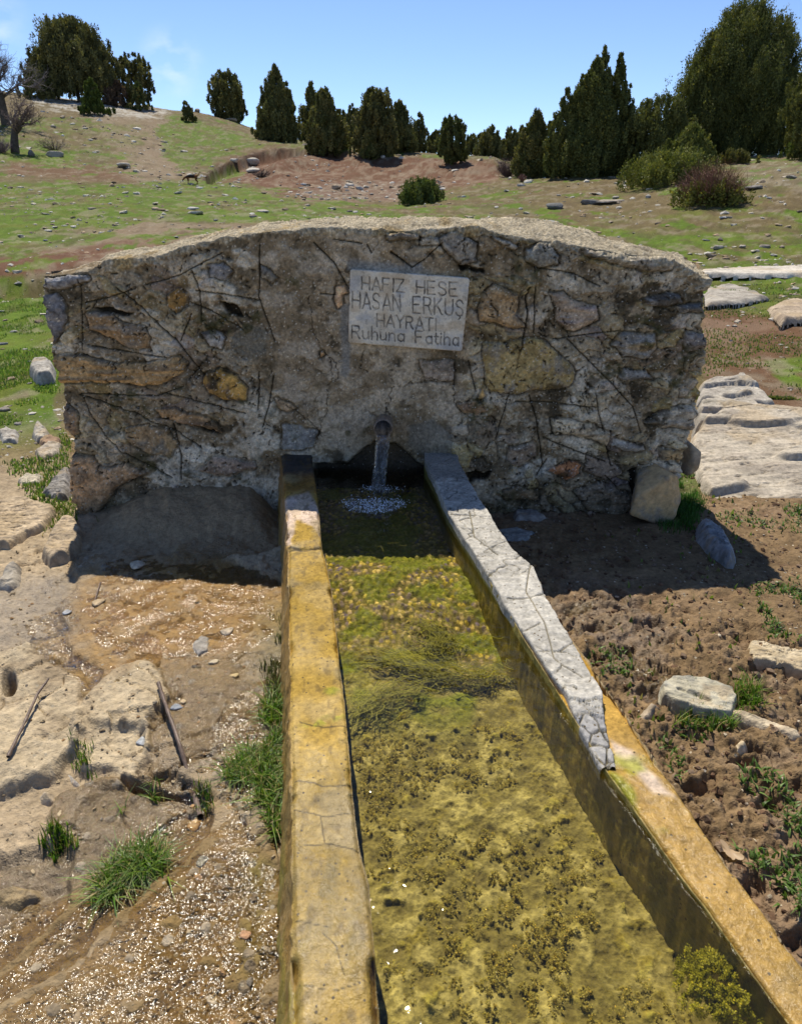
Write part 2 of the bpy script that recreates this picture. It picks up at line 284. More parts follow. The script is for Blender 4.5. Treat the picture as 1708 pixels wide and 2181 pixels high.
def near(x, y):
    """height added near the fountain, plus weights used for colour"""
    PX, PY = proj(x, y, 0 * x + .03)
    jx = PX + 30 * fb2(x * 7, y * 7, 4, 21, .6) + 62 * fb2(x * 2.3, y * 2.3, 2, 27); jy = PY + 30 * fb2(x * 7, y * 7, 4, 22, .6) + 40 * fb2(x * 2.3, y * 2.3, 2, 28)
    W = {}
    for k, P in dict(ramp=R_ramp, apron=R_apron, orange=R_orange, slabL=R_slabL, slabM=R_slabM, dryR=R_dryR, stream=R_stream, glint=R_glint, mudwet=R_mudwet).items():
        W[k] = ss(-10, 10, sdf(P, jx, jy, 40)) if k not in ('ramp', 'orange') else ss(-34, 40, sdf(P, jx, jy, 60)) if k == 'orange' else ss(-6, 14, sdf(P, PX + .35 * (jx - PX), PY + .35 * (jy - PY), 40))
    W['pud'] = np.max([ss(-4, 5, sdf(P, PX + 8 * fb2(x * 14, y * 14, 2, 24), PY + 8 * fb2(x * 14, y * 14, 2, 25), 30)) for P in PUD], 0)
    nearw = ss(5.2, 3.8, y) * ss(3.6, 2.4, np.abs(x))
    left = ss(.0, -.12, x + .17 * (y - .6) * 0 + .14 + .1 * (y - .6)) ; right = 1 - left
    z = 0 * x
    z = z + left * nearw * (.02 * W['apron'] + .035 * W['slabL'] + .022 * W['slabM'] + .02 * W['dryR'] - .02 * W['stream'] - .0)
    z = z + left * ss(-10, 70, sdf(R_ramp, PX + .35 * (jx - PX), PY, 80)) * (.01 + .115 * np.clip((y - 2.3) / .7, 0, 1) ** 1.3 * ss(170, 330, PX) + .016 * fb2(x * 5, y * 5, 4, 39) + .008 * fb2(x * 22, y * 22, 3, 40))
    f1, f2, cid = wor(x * 5.2 + 1.1 * fb2(x * 5, y * 5, 4, 31), y * 5.2 + 1.1 * fb2(x * 5, y * 5, 4, 32), 33)
    crack = ss(.05, .0, f2 - f1) * ss(.35, .6, vn2(x * 4, y * 4, 38))
    rough = ss(.45, .6, vn2(x * 2.3, y * 2.3, 35)) * (1 - W['ramp'])
    z = z + left * nearw * (-.014 * crack * rough * (1 - W['orange'] * .8) + .012 * (cid - .5) * rough * (1 - W['orange'])
                            + .014 * fb2(x * 7, y * 7, 5, 36, .55) * (1 - .7 * W['orange']) + .007 * fb2(x * 40, y * 40, 3, 37) * (1 - .5 * W['orange']))
    hole = ss(.35, .0, np.hypot((PX - 20) / 1.0, (PY - 1455) / 1.6) / 60); z = z - .10 * hole * left
    # little broken step in the apron
    z = z - .035 * left * ss(8, -2, dline([(262, 1645), (300, 1665), (360, 1672), (425, 1690)], PX, PY, 30) - 4) * (PY > 0)
    # trampled mud, right: hoof prints and clods
    g1, g2, gid = wor(x * 9 + .7 * fb2(x * 8, y * 8, 2, 41), y * 9 + .7 * fb2(x * 8, y * 8, 2, 42), 43)
    shade = ss(1215, 1250, PY + 20 * fb2(x * 5, y * 5, 2, 51))  # mask set beyond the wall shadow's edge, on the sunlit mud
    pits = ss(.40, .12, g1 + .16 * fb2(x * 30, y * 30, 2, 46)) * (gid > .55)
    mudamp = (.35 + .65 * shade) * (.45 + .9 * ss(.35, .65, vn2(x * 1.7, y * 1.7, 52)))
    clod = fb2(x * 22, y * 22, 4, 44, .6)
    z = z + right * nearw * mudamp * (-.020 * pits + .016 * np.abs(clod) ** .9 * np.sign(clod) + .014 * fb2(x * 9, y * 9, 3, 45) + .010 * fb2(x * 60, y * 60, 2, 47))
    z = z - right * .012 * W['pud'] 
    W.update(left=left, crack=crack * rough, pits=pits, nearw=nearw, clod=clod, cid=cid, hole=hole, shade=shade)
    return z, W, PX, PY
def hgt(x, y):
    x = np.atleast_1d(np.asarray(x, float)); y = np.atleast_1d(np.asarray(y, float))
    return hfar(x, y) + near(x, y)[0]
def h1(x, y): return float(hgt(x, y)[0])
def place(px, row, lo=.3, hi=110):           # ground point seen at a photo pixel
    d = ray(px, row); t = np.geomspace(lo, hi, 2600) / d[1]
    X, Y, Z = d[0] * t, d[1] * t, HC + d[2] * t; G = hgt(X, Y)
    k = np.nonzero(Z <= G)[0]
    i = k[0] if len(k) else int(np.argmin(Z - G))
    return np.array([X[i], Y[i], G[i]])
s_d = np.linspace(-.66, .66, 690); s_o = .66 + .012 * (1.16 ** np.arange(1, 26) - 1) / .16
SX = np.concatenate([-s_o[::-1], s_d, s_o])
rows_px = np.arange(2330, 560, -2.9); yr = np.array([at_z(854, r, 0)[1] for r in rows_px])
YR = np.concatenate([np.linspace(-7, yr[0] - .05, 14), yr[yr < 14], np.geomspace(14, 160, 300)[0:], np.geomspace(170, 1500, 14)])
YR = np.unique(np.round(YR, 5))
GX = SX[None, :] * (np.maximum(YR, .2)[:, None] * CP + HC * SP); GY = np.repeat(YR[:, None], len(SX), 1)
nz, W, PX, PY = near(GX, GY); Z = hfar(GX, GY); PXf, PYf = proj(GX, GY, Z); Z = Z + nz
# --- colours
mud = (.20, .135, .072); C = np.ones(GX.shape + (3,)) * np.array(mud)
n1 = fb2(GX * 3, GY * 3, 4, 61); n2 = fb2(GX * 12, GY * 12, 3, 62); n3 = fb2(GX * .6, GY * .6, 4, 63); n4 = fb2(GX * 30, GY * 30, 2, 64)
C = C * (1 + .22 * n1 + .22 * n2 + .15 * n4)[..., None]
C = mixc(C, (.22, .152, .10), ss(-.1, .5, n1) * .7 * (1 - W['left']))
# far field: dry stony turf, green turf, raw earth
far = ss(3.9, 5.0, GY) + ss(2.2, 2.9, np.abs(GX)) * ss(2.2, 3.2, GY); far = np.clip(far, 0, 1)
nf1 = fb2(GX * .35, GY * .35, 4, 71); nf2 = fb2(GX * 1.6, GY * 1.6, 4, 72); nf3 = fb2(GX * 7, GY * 5, 3, 73)
dry = np.array((.130, .098, .046)) * (1 + .20 * nf2 + .22 * nf3)[..., None]
G = np.array((.086, .138, .013)) * (1 + .28 * nf3 + .2 * nf2)[..., None]; G = mixc(G, (.115, .120, .022), ss(-.1, .5, nf2) * .6)
jx = PXf + 22 * fb2(GX * .8, GY * .8, 3, 74) + 7 * fb2(GX * 5, GY * 5, 2, 76); jy = PYf + 9 * fb2(GX * .8, GY * .8, 3, 75) + 4 * fb2(GX * 5, GY * 5, 2, 77)
def reg(P, e=8, pad=60): return ss(-e, e, sdf(P, jx, jy, pad))
green = np.zeros_like(GX)
for P, a in [([(-60, 395), (120, 385), (260, 395), (420, 380), (520, 395), (640, 430), (860, 452), (1080, 462), (1060, 480), (600, 475), (300, 470), (200, 520), (60, 545), (-60, 550)], .9),
             ([(335, 290), (370, 240), (430, 265), (520, 285), (560, 310), (440, 350), (390, 365), (350, 330)], .85),
             ([(-60, 300), (40, 295), (170, 320), (150, 345), (-60, 345)], .8), ([(560, 300), (650, 300), (740, 330), (640, 320)], .5),
             ([(-60, 600), (110, 590), (118, 760), (135, 900), (150, 960), (60, 830), (-60, 860)], .95), ([(-60, 860), (80, 840), (150, 940), (170, 1080), (90, 1120), (40, 1020), (-60, 960)], .55),
             ([(1180, 480), (1300, 490), (1450, 500), (1760, 500), (1760, 640), (1500, 630), (1490, 560), (1350, 520)], .8),
             ([(1480, 640), (1760, 600), (1760, 690), (1600, 672), (1500, 660)], .5), ([(1620, 770), (1760, 760), (1760, 850), (1660, 820)], .75),
             ([(1250, 460), (1500, 440), (1760, 450), (1760, 510), (1300, 500)], .35), ([(1400, 1000), (1480, 1000), (1480, 1110), (1400, 1120)], .9),
             ([(440, 380), (500, 350), (520, 372), (470, 385)], .8), ([(-60, 230), (160, 255), (330, 270), (300, 330), (-60, 300)], .35)]:
    green = np.maximum(green, a * reg(P))
nfp = fb2(GX * 1.1, GY * .75, 5, 78, .62); green = np.clip(green + .15 * nf1 + .42 * nf2 * (green > .05) - .02, 0, 1) * ss(.1, .55, green + .35 * nf2 + .3 * nfp); green = np.maximum(green, .75 * ss(.12, .3, nfp) * (PYf < 640) * (PYf > 250) * (1 - .9 * reg([(190, 210), (330, 205), (345, 260), (320, 300), (415, 378), (300, 385), (260, 300)])) * (1 - reg([(450, 380), (480, 345), (560, 318), (1060, 345), (1070, 385), (960, 400), (840, 432), (560, 400)]))); green = green * (1 - .75 * ss(.14, .3, -nfp))
Cf = mixc(dry, (.10, .125, .035), np.clip(ss(.0, .6, nf1) * .45, 0, 1))
Cf = mixc(Cf, (.215, .160, .105), .85 * np.maximum.reduce([reg([(280, 350), (330, 300), (400, 330), (410, 378), (300, 385)]), reg([(190, 240), (330, 215), (360, 260), (340, 380), (270, 380), (230, 300)]) * .8, reg([(100, 470), (260, 470), (560, 480), (470, 520), (200, 560)])]))
earth = np.maximum.reduce([reg([(450, 380), (480, 345), (560, 318), (650, 318), (800, 330), (1060, 345), (1070, 385), (960, 400), (840, 432), (640, 425), (560, 400)]),
    reg([(-60, 560), (60, 545), (240, 515), (420, 490), (330, 540), (230, 552), (140, 580), (60, 600), (-60, 612)]), reg([(1490, 660), (1600, 670), (1760, 690), (1760, 900), (1620, 860), (1500, 800)]) * .8,
    reg([(20, 345), (200, 345), (300, 385), (120, 380), (20, 375)]) * .7])
Cf = mixc(Cf, (.125, .062, .036), earth * (.95 + .25 * nf2)); Cf = mixc(Cf, (.26, .19, .13), earth * ss(.05, .3, fb2(GX * 2.2, GY * 1.2, 4, 84, .6)) * .45)
sc = ss(9, 3, dline([(436, 382), (452, 364), (490, 349), (540, 331), (600, 321), (650, 323), (720, 331)], jx * .4 + PXf * .6, jy * .4 + PYf * .6, 30)) * (.5 + .6 * ss(-.3, .3, nf3)); Cf = mixc(Cf, (.055, .032, .02), sc)
Cf = mixc(Cf, G[0, 0] * 0 + (.085, .150, .028), 0); gm = np.clip(green * 1.3, 0, .96)[..., None]; Cf = Cf * (1 - gm) + G * gm
white = reg([(50, 200), (180, 192), (290, 218), (370, 235), (330, 255), (200, 245), (90, 228)], 6) * ss(-.3, .2, nf2 + .4 * nf3); Cf = mixc(Cf, (.42, .40, .35), white * .85)
scree = np.maximum(reg([(640, 400), (760, 385), (960, 395), (850, 432), (650, 425)]) * .5, reg([(1560, 345), (1760, 330), (1760, 400), (1600, 400)]) * .4)
st1, st2, sid = wor(GX * 2.6, GY * 1.9, 81); grit = (sid > .62) * ss(.34, .2, st1); patch = ss(.1, .4, fb2(GX * 2.4, GY * 1.4, 4, 82, .6)); Cf = mixc(Cf, (.085, .060, .034), patch * .5 * (1 - earth)); Cf = mixc(Cf, (.26, .215, .15), ss(.1, .35, fb2(GX * 3.1, GY * 2.0, 4, 83, .6)) * .45)
Cf = mixc(Cf, (.36, .33, .27), scree * .9 * grit + .25 * scree)
C = C * (1 - far[..., None]) + Cf * far[..., None]
grn2 = green * (1 - W['left'] * .5) * (GY < 5); C = mixc(C, (.08, .125, .03), grn2 * .9)
# fountain surroundings
lw = W['left'] * (1 - ss(3.4, 4.2, GY))
drycol = np.array((.33, .255, .165)) * (1 + .16 * n2 + .18 * n4 + .15 * n1)[..., None]
lf = lw * ss(-2.6, -2.2, GX); C = C * (1 - lf[..., None]) + drycol * lf[..., None]
C = mixc(C, (.10, .062, .035), lw * W['crack'] * .8); C = mixc(C, (.07, .045, .028), lw * W['hole'])
C = mixc(C, (.24, .16, .07), lw * W['apron'] * .85 * ss(-.5, .3, n1 + .5 * n2))
C = mixc(C, (.30, .17, .045), lw * W['orange'] * ss(-.6, .2, n1 + .6 * n2 + .2) * .85)
C = mixc(C, (.34, .245, .14), lw * W['ramp'] * (1 - W['orange']) * .9)
C = mixc(C, (.19, .125, .045), lw * W['glint'] * ss(-.6, .2, n1) * .85); C = mixc(C, (.17, .165, .04), lw * ss(470, 600, PX) * ss(1560, 1800, PY) * ss(-.2, .5, n1 - .2 * n2) * .8)
C = mixc(C, (.15, .13, .045), lw * ss(480, 600, PX) * ss(1240, 1300, PY) * ss(1480, 1400, PY) * .5)
C = mixc(C, (.44, .355, .235), lw * np.clip(W['slabL'] + W['slabM'] + W['dryR'], 0, 1) * .9 * ss(-.8, 0, n2 + n1))
C = mixc(C, (.20, .14, .07), lw * W['stream'] * .6)
pb1, pb2, pid = wor(GX * 34, GY * 34, 91); pebm = lw * (W['apron'] > .5) * (pid > .91) * ss(.42, .3, pb1) * (1 - .75 * W['orange'])
pk = _h(np.floor(pid * 9e5), 0 * pid, 0 * pid, 3)[..., None]; pc = np.array((.22, .17, .11)) * (1 - pk) + np.array((.44, .36, .25)) * pk; C = C * (1 - pebm[..., None]) + pc * pebm[..., None] * .9 + 0
Z = Z + .004 * pebm
rw = (1 - W['left']) * W['nearw']; C = mixc(C, (.25, .175, .115), rw * W['mudwet'] * ss(.0, .5, n2) * .5); C = mixc(C, (.20, .135, .06), rw * W['pud'])
C = mixc(C, (.09, .052, .032), rw * W['pits'] * .35); C = mixc(C, (.24, .18, .125), rw * W['shade'] * ss(.25, .7, n2) * .5)  # sunlit paleness painted into the mud past the wall shadow's edge
wet = lw * (W['apron'] * ss(-.25, .25, n1 * .8 + n2 * .5 + .25) * (1 - np.clip(W['slabL'] + W['slabM'] + W['dryR'], 0, 1) * .85))
wet = np.maximum(wet, lw * W['orange'] * .8); wet = np.maximum(wet, lw * W['glint'] * .95); wet = np.maximum(wet, lw * W['stream']); wet = np.maximum(wet, rw * W['pud'] * 1.0); wet = np.maximum(wet, rw * W['mudwet'] * .55)
wet = np.maximum(wet, lw * ss(500, 560, PX) * ss(1230, 1260, PY) * .7); wet = np.maximum(wet, lw * W['ramp'] * .25)
wet = np.maximum(wet, lw * ss(190, 120, PX) * ss(1180, 1230, PY) * ss(1420, 1340, PY) * .7)
# ground dips under the trough
tx = (GX + .02) + .145 * (GY - 1.6); tr = ss(.34, .26, np.abs(tx - .06)) * (GY < 3.3) * (GY > .2); Z = Z - tr * .12
V = np.stack([GX, GY, Z], -1)
wet = wet * (1 - .8 * lw * W['glint']) * (1 - .5 * lw * W['orange'])
g = link('ground', mesh_np('ground', V, gridq(*GX.shape), col=C, wet=wet), M_ground); g['kind'] = 'structure'

# ---------------------------------------------------------------- the fountain wall
YF, YB = 3.0, 3.36
LX = lambda P: [(57 + .4667 * a, 427 + .4667 * b) for a, b in P]       # wall marks, left part
RX = lambda P: [(797 + .5 * a, 427 + .5 * b) for a, b in P]            # wall marks, right part
def xz(P, y=YF): return np.array([[*(lambda q: (q[0], q[2]))(at_y(a, b, y))] for a, b in P])
topF = xz([(90, 588), (120, 587), (183, 580), (205, 566), (222, 556), (300, 553), (337, 545), (400, 526), (458, 512), (570, 494), (664, 489), (757, 489), (797, 489), (860, 492), (930, 488), (1017, 484), (1077, 500), (1147, 512), (1222, 522), (1297, 535), (1360, 545), (1432, 556), (1470, 575), (1512, 600)])
topB = xz([(90, 584), (120, 583), (183, 578), (215, 556), (232, 545), (300, 532), (337, 525), (400, 512), (458, 500), (570, 477), (664, 469), (757, 466), (854, 465), (960, 468), (1007, 473), (1040, 465), (1077, 462), (1147, 469), (1222, 484), (1297, 510), (1372, 530), (1442, 546), (1480, 566), (1512, 598)], YB)
edL = xz([(94, 585), (97, 630), (104, 660), (112, 710), (116, 744), (133, 800), (136, 850), (140, 894), (157, 940), (160, 985), (155, 1024), (160, 1050), (168, 1075), (175, 1130)])
edR = xz([(1509, 598), (1504, 632), (1492, 667), (1500, 727), (1494, 777), (1479, 842), (1470, 910), (1453, 930), (1448, 987), (1440, 1002), (1432, 1045), (1424, 1092), (1418, 1140)])
NU, NV, NT, NB = 760, 340, 44, 60
u = np.linspace(0, 1, NU); ZB = -.12
xt = topF[0, 0] + u * (topF[-1, 0] - topF[0, 0]); ztF = np.interp(xt, topF[:, 0], topF[:, 1]); sc_b = np.interp(xt, topB[:, 0], topB[:, 1])
v = np.linspace(0, 1, NV)[:, None]; zF = ZB + (ztF[None] - ZB) * v
xl = np.interp(zF, edL[::-1, 1], edL[::-1, 0]); xr = np.interp(zF, edR[::-1, 1], edR[::-1, 0]); xF = xl + (xr - xl) * u[None]; yF = 0 * zF + YF
t = np.linspace(0, 1, NT + 2)[1:-1][:, None]
crown = .006 * np.sin(np.pi * t); zT = ztF[None] * (1 - t) + sc_b[None] * t + crown; xT = xF[-1][None] + 0 * t; yT = YF + (YB - YF) * t + 0 * xT
w_ = np.linspace(0, 1, NB)[:, None]; zK = sc_b[None] * (1 - w_) + ZB * w_; xK = np.interp(zK, edL[::-1, 1], edL[::-1, 0]); xK = xK + (np.interp(zK, edR[::-1, 1], edR[::-1, 0]) - xK) * u[None]; yK = YB + 0 * zK
X = np.concatenate([xF, xT, xK]); Yw = np.concatenate([yF, yT, yK]); Zw = np.concatenate([zF, zT, zK])
PX, PY = proj(X, Yw, Zw); front = np.zeros(X.shape); front[:NV] = 1
onf = front * ss(0, .03, (ztF[None] - Zw)) * (front > 0)
q1 = 4.6 * fb3(X * 16, Yw * 16, Zw * 16, 4, 101, .65); q2 = 4.6 * fb3(X * 16, Yw * 16, Zw * 16, 4, 102, .65); WX, WY = PX + 2 * q1, PY + 2 * q2
A = fb3(X * 5, Yw * 5, Zw * 5, 4, 103); B = fb3(X * 22, Yw * 22, Zw * 22, 4, 104, .6); D = fb3(X * 70, Yw * 70, Zw * 70, 2, 105)
plaster = ss(-10, 30, sdf([(520, 500), (760, 480), (1000, 560), (1010, 760), (1000, 880), (940, 960), (700, 990), (600, 990), (590, 860), (560, 700)], WX, WY, 60))
B2 = fb3(X * 11, Yw * 11, Zw * 15, 5, 111, .6); scab = ss(-.03, .03, B2 + .3 * A) ; dep = .012 * A + (.013 * B + .004 * D) * (1 - .6 * plaster) + .008 * scab * (1 - .7 * plaster)
C = np.ones(X.shape + (3,)) * np.array((.265, .215, .150)); C = mixc(C, (.36, .32, .255), scab * (.85 - .4 * plaster)); C = mixc(C, (.095, .078, .052), ss(.10, .30, -B2 + .2 * B) * .7 * (1 - .7 * plaster)); C = C * (1 + .35 * A + .6 * B + .4 * D)[..., None]
C = mixc(C, (.56, .52, .45), ss(.05, .15, A + .35 * B2) * .85 * (1 - plaster * .6) * ss(-.5, .1, B)); C = mixc(C, (.33, .265, .195), plaster * .5 * ss(-.4, .3, B)); C = mixc(C, (.38, .335, .28), plaster * .6 * ss(.05, .2, B2)); C = mixc(C, (.17, .135, .09), plaster * .5 * ss(.05, .25, -B2))
C = mixc(C, (.27, .19, .10), ss(.15, .5, fb3(X * 3, Yw * 3, Zw * 3, 3, 110)) * .45)
# irregular lumps of mortar and small bedded stones between the big ones
f1, f2, cid = wor(X * 11 + 1.0 * fb2(X * 9, Zw * 9, 3, 106), Zw * 17 + 1.0 * fb2(X * 9, Zw * 9, 3, 107), 108)
rubble = np.clip(ss(760, 1000, PX) + ss(520, 420, PX) * .6, 0, 1) * (1 - plaster) * ss(.30, .55, vn2(X * 3.1, Zw * 3.1, 109) + .15)
sel = (cid > .42) * rubble; dep = dep + onf * sel * (.010 * ss(.0, .25, f2 - f1) * (.4 + cid)); dep = dep - onf * rubble * .007 * ss(.08, .0, f2 - f1) * ss(-.2, .2, B2)
C = mixc(C, (.085, .07, .05), onf * rubble * ss(.07, .0, f2 - f1) * .6 * ss(-.15, .2, B2))
cc = np.stack([.17 + .26 * cid, .145 + .20 * cid, .115 + .13 * ((cid * 7) % 1)], -1); ww = (onf * sel * ss(.02, .12, f2 - f1) * .55)[..., None]; C = C * (1 - ww) + cc * (1 + .4 * B[..., None]) * ww
STONES = [  # outline, colour, veining colour, bulge (m), layered
 (LX([(280, 515), (360, 515), (450, 560), (540, 580), (570, 630), (560, 675), (470, 670), (380, 620), (300, 580)]), (.30, .20, .11), (.22, .19, .16), .02, 1),
 (LX([(120, 700), (250, 710), (420, 745), (560, 735), (690, 720), (735, 745), (720, 790), (620, 835), (520, 845), (400, 825), (160, 830), (130, 770)]), (.42, .28, .14), (.20, .15, .10), .028, 2),
 (LX([(820, 790), (880, 765), (960, 800), (1005, 850), (1000, 905), (900, 912), (830, 880), (805, 840)]), (.46, .28, .08), (.14, .10, .07), .016, 0),
 (LX([(590, 945), (700, 955), (830, 990), (885, 1030), (890, 1055), (800, 1040), (700, 1010), (620, 985)]), (.33, .21, .11), (.2, .14, .1), .016, 1),
 (LX([(455, 1050), (560, 1020), (650, 1050), (690, 1110), (650, 1170), (560, 1160), (480, 1110)]), (.33, .23, .13), (.2, .18, .15), .014, 0),
 (LX([(215, 1165), (310, 1180), (370, 1220), (460, 1200), (540, 1250), (430, 1300), (370, 1360), (300, 1480), (200, 1480), (205, 1300)]), (.44, .29, .17), (.26, .19, .13), .03, 0),
 (LX([(800, 600), (860, 580), (910, 620), (895, 670), (840, 665)]), (.38, .37, .37), (.22, .22, .24), .012, 0),
 (LX([(640, 430), (690, 400), (740, 430), (740, 470), (690, 510), (650, 480)]), (.30, .18, .06), (.12, .10, .07), .008, 0),
 (LX([(830, 300), (900, 290), (940, 330), (910, 370), (840, 350)]), (.24, .24, .26), (.14, .14, .15), .010, 0),
 (LX([(1070, 300), (1120, 320), (1140, 350), (1110, 375), (1070, 350)]), (.26, .25, .23), (.14, .13, .12), .012, 0),
 (LX([(1410, 385), (1450, 380), (1460, 420), (1430, 435), (1445, 470), (1420, 490), (1400, 450), (1410, 420)]), (.72, .46, .28), (.5, .36, .24), .008, 0),
 (LX([(1130, 900), (1200, 925), (1225, 945), (1190, 965), (1150, 945)]), (.42, .31, .20), (.3, .2, .15), .008, 0),
 (LX([(780, 1230), (850, 1165), (940, 1170), (1040, 1190), (1050, 1220), (960, 1245), (850, 1250)]), (.33, .25, .20), (.2, .15, .12), .02, 0),
 (LX([(1165, 1030), (1240, 1025), (1330, 1060), (1310, 1130), (1160, 1140)]), (.23, .24, .25), (.16, .16, .17), .006, 0),
 (LX([(85, 440), (140, 420), (185, 500), (180, 600), (120, 640), (95, 520)]), (.20, .20, .22), (.10, .10, .11), .02, 0),
 (LX([(82, 345), (180, 345), (270, 335), (290, 350), (200, 400), (110, 400), (82, 380)]), (.36, .36, .38), (.2, .2, .22), .018, 0),
 (LX([(1340, 690), (1360, 685), (1365, 705), (1345, 715)]), (.6, .36, .18), (.4, .3, .2), .004, 0),
 (LX([(165, 930), (230, 960), (250, 1060), (200, 1100), (165, 1000)]), (.28, .19, .12), (.15, .12, .1), .02, 0),
 (RX([(450, 400), (510, 365), (560, 370), (610, 400), (615, 440), (590, 480), (635, 540), (590, 550), (520, 520), (450, 510), (445, 450)]), (.37, .26, .15), (.22, .16, .1), .03, 0),
 (RX([(740, 390), (800, 390), (830, 420), (940, 450), (950, 510), (870, 550), (820, 545), (770, 500), (770, 440)]), (.38, .30, .23), (.24, .2, .2), .028, 1),
 (RX([(465, 605), (560, 600), (680, 585), (740, 610), (790, 670), (830, 700), (860, 740), (830, 790), (720, 800), (600, 815), (500, 815), (475, 770), (480, 720), (465, 660)]), (.36, .27, .12), (.25, .22, .18), .026, 0),
 (RX([(1040, 560), (1190, 565), (1200, 620), (1150, 665), (1060, 660), (1010, 620)]), (.25, .25, .25), (.30, .22, .12), .03, 1),
 (RX([(750, 925), (830, 930), (930, 960), (1000, 985), (995, 1040), (880, 1005), (760, 985)]), (.52, .44, .32), (.36, .28, .19), .028, 2),
 (RX([(1020, 1015), (1140, 1035), (1150, 1060), (1080, 1065), (1015, 1045)]), (.46, .45, .43), (.3, .28, .26), .014, 1),
 (RX([(1150, 940), (1210, 900), (1330, 870), (1350, 960), (1330, 975), (1240, 960), (1150, 945)]), (.38, .33, .26), (.28, .24, .2), .03, 1),
 (RX([(740, 1145), (830, 1105), (880, 1120), (875, 1160), (820, 1185), (760, 1165)]), (.46, .20, .09), (.3, .16, .1), .018, 0),
 (RX([(1215, 1060), (1315, 1050), (1290, 1120), (1220, 1100)]), (.42, .30, .16), (.25, .2, .14), .018, 0),
 (RX([(550, 1230), (600, 1215), (700, 1240), (700, 1280), (620, 1275), (555, 1265)]), (.32, .22, .13), (.2, .15, .1), .012, 0),
 (RX([(850, 1240), (950, 1200), (1080, 1240), (1100, 1300), (1020, 1345), (900, 1310)]), (.29, .23, .17), (.18, .15, .12), .024, 1),
 (RX([(890, 200), (1000, 225), (1200, 250), (1280, 250), (1260, 290), (1180, 305), (1040, 270), (900, 230)]), (.34, .31, .27), (.22, .2, .17), .032, 2),
 (RX([(650, 210), (700, 178), (740, 185), (790, 240), (780, 270), (700, 280), (640, 250)]), (.30, .29, .26), (.18, .17, .15), .03, 0),
 (RX([(50, 140), (185, 140), (195, 165), (60, 165)]), (.30, .28, .25), (.2, .18, .16), .02, 1),
 (RX([(195, 165), (300, 150), (290, 185), (200, 190)]), (.27, .26, .24), (.18, .17, .15), .02, 1),
 (RX([(280, 160), (350, 140), (440, 180), (440, 260), (385, 290), (300, 200)]), (.28, .26, .23), (.2, .18, .16), .016, 0),
 (RX([(1140, 420), (1240, 390), (1290, 400), (1300, 430), (1240, 450), (1150, 445)]), (.19, .19, .20), (.12, .12, .12), .03, 1),
 (RX([(1280, 440), (1395, 430), (1395, 475), (1290, 475)]), (.19, .19, .20), (.12, .12, .12), .03, 1),
 (RX([(1320, 560), (1400, 570), (1410, 620), (1330, 650), (1310, 610)]), (.22, .20, .19), (.13, .12, .12), .028, 1),
 (RX([(1060, 720), (1150, 715), (1190, 750), (1060, 770), (1040, 750)]), (.27, .26, .25), (.16, .15, .14), .02, 1),
 (RX([(350, 860), (440, 850), (490, 890), (440, 915), (380, 900)]), (.27, .18, .11), (.18, .13, .1), .014, 0),
 (RX([(440, 840), (460, 800), (475, 830), (450, 850)]), (.5, .32, .12), (.3, .2, .1), .006, 0),
 (RX([(190, 680), (340, 680), (340, 770), (210, 770)]), (.30, .25, .21), (.22, .19, .17), .008, 0),
 (RX([(480, 140), (560, 170), (620, 200), (600, 215), (520, 170)]), (.31, .29, .26), (.2, .18, .16), .018, 1),
 (RX([(400, 930), (500, 920), (520, 1000), (470, 1060), (400, 1030)]), (.24, .19, .14), (.15, .13, .1), .014, 0),
 (RX([(570, 1050), (680, 1030), (690, 1090), (620, 1130), (560, 1100)]), (.25, .19, .14), (.15, .12, .1), .014, 0),
 (RX([(900, 1080), (1000, 1100), (1060, 1160), (980, 1190), (900, 1150)]), (.24, .19, .15), (.15, .12, .1), .012, 0)]
for k, (P, c1, c2, bl, lay) in enumerate(STONES):
    sd = sdf(P, WX, WY, 30); m = sd > -9
    if not m.any(): continue
    inn = ss(-1.2, 1.5, sd) * front; edge = ss(-6, -2.0, sd) * (1 - ss(-2.0, .8, sd)) * front
    if lay: vv = fb3(X * 9 + k, Yw * 9, Zw * (75 if lay == 2 else 50), 4, 120 + k)
    else: vv = fb3(X * 26 + k, Yw * 26, Zw * 26, 4, 120 + k, .6)
    dep = dep * (1 - .7 * inn) + inn * (bl * (.55 + .45 * ss(0, 9, sd)) + .012 * vv); dep = dep - edge * .012
    cg = np.array(c1) * 1.02; cg = cg.mean() + (cg - cg.mean()) * .98; cv = mixc(np.ones(X.shape + (3,)) * cg, c2, ss(-.05, .5, vv)) * (1 + .45 * B + .35 * D)[..., None]
    C = C * (1 - inn[..., None] * .94) + cv * inn[..., None] * .94
    C = mixc(C, (.06, .05, .035), edge * (.25 + .75 * ss(-.2, .2, B2)) * .8)
hp1, hp2, hpid = wor(X * 46 + .6 * q1, Zw * 46 + .6 * q2, 170); hole_ = front * (hpid > .80) * ss(.30, .16, hp1) * (1 - .6 * plaster); dep = dep - .010 * hole_; C = mixc(C, (.04, .033, .024), hole_ * .85)  # small pits, carved and also darkened in colour as crevice shade
hp1, hp2, hpid = wor(X * 95 + .4 * q1, Zw * 95, 171); C = mixc(C, (.62, .58, .50), front * (hpid > .9) * ss(.3, .18, hp1) * .8)
C = mixc(C, (.05, .042, .03), front * ss(.16, .26, -B2) * ss(.0, .12, fb3(X * 4, Yw * 4, Zw * 4, 3, 172)) * .7)
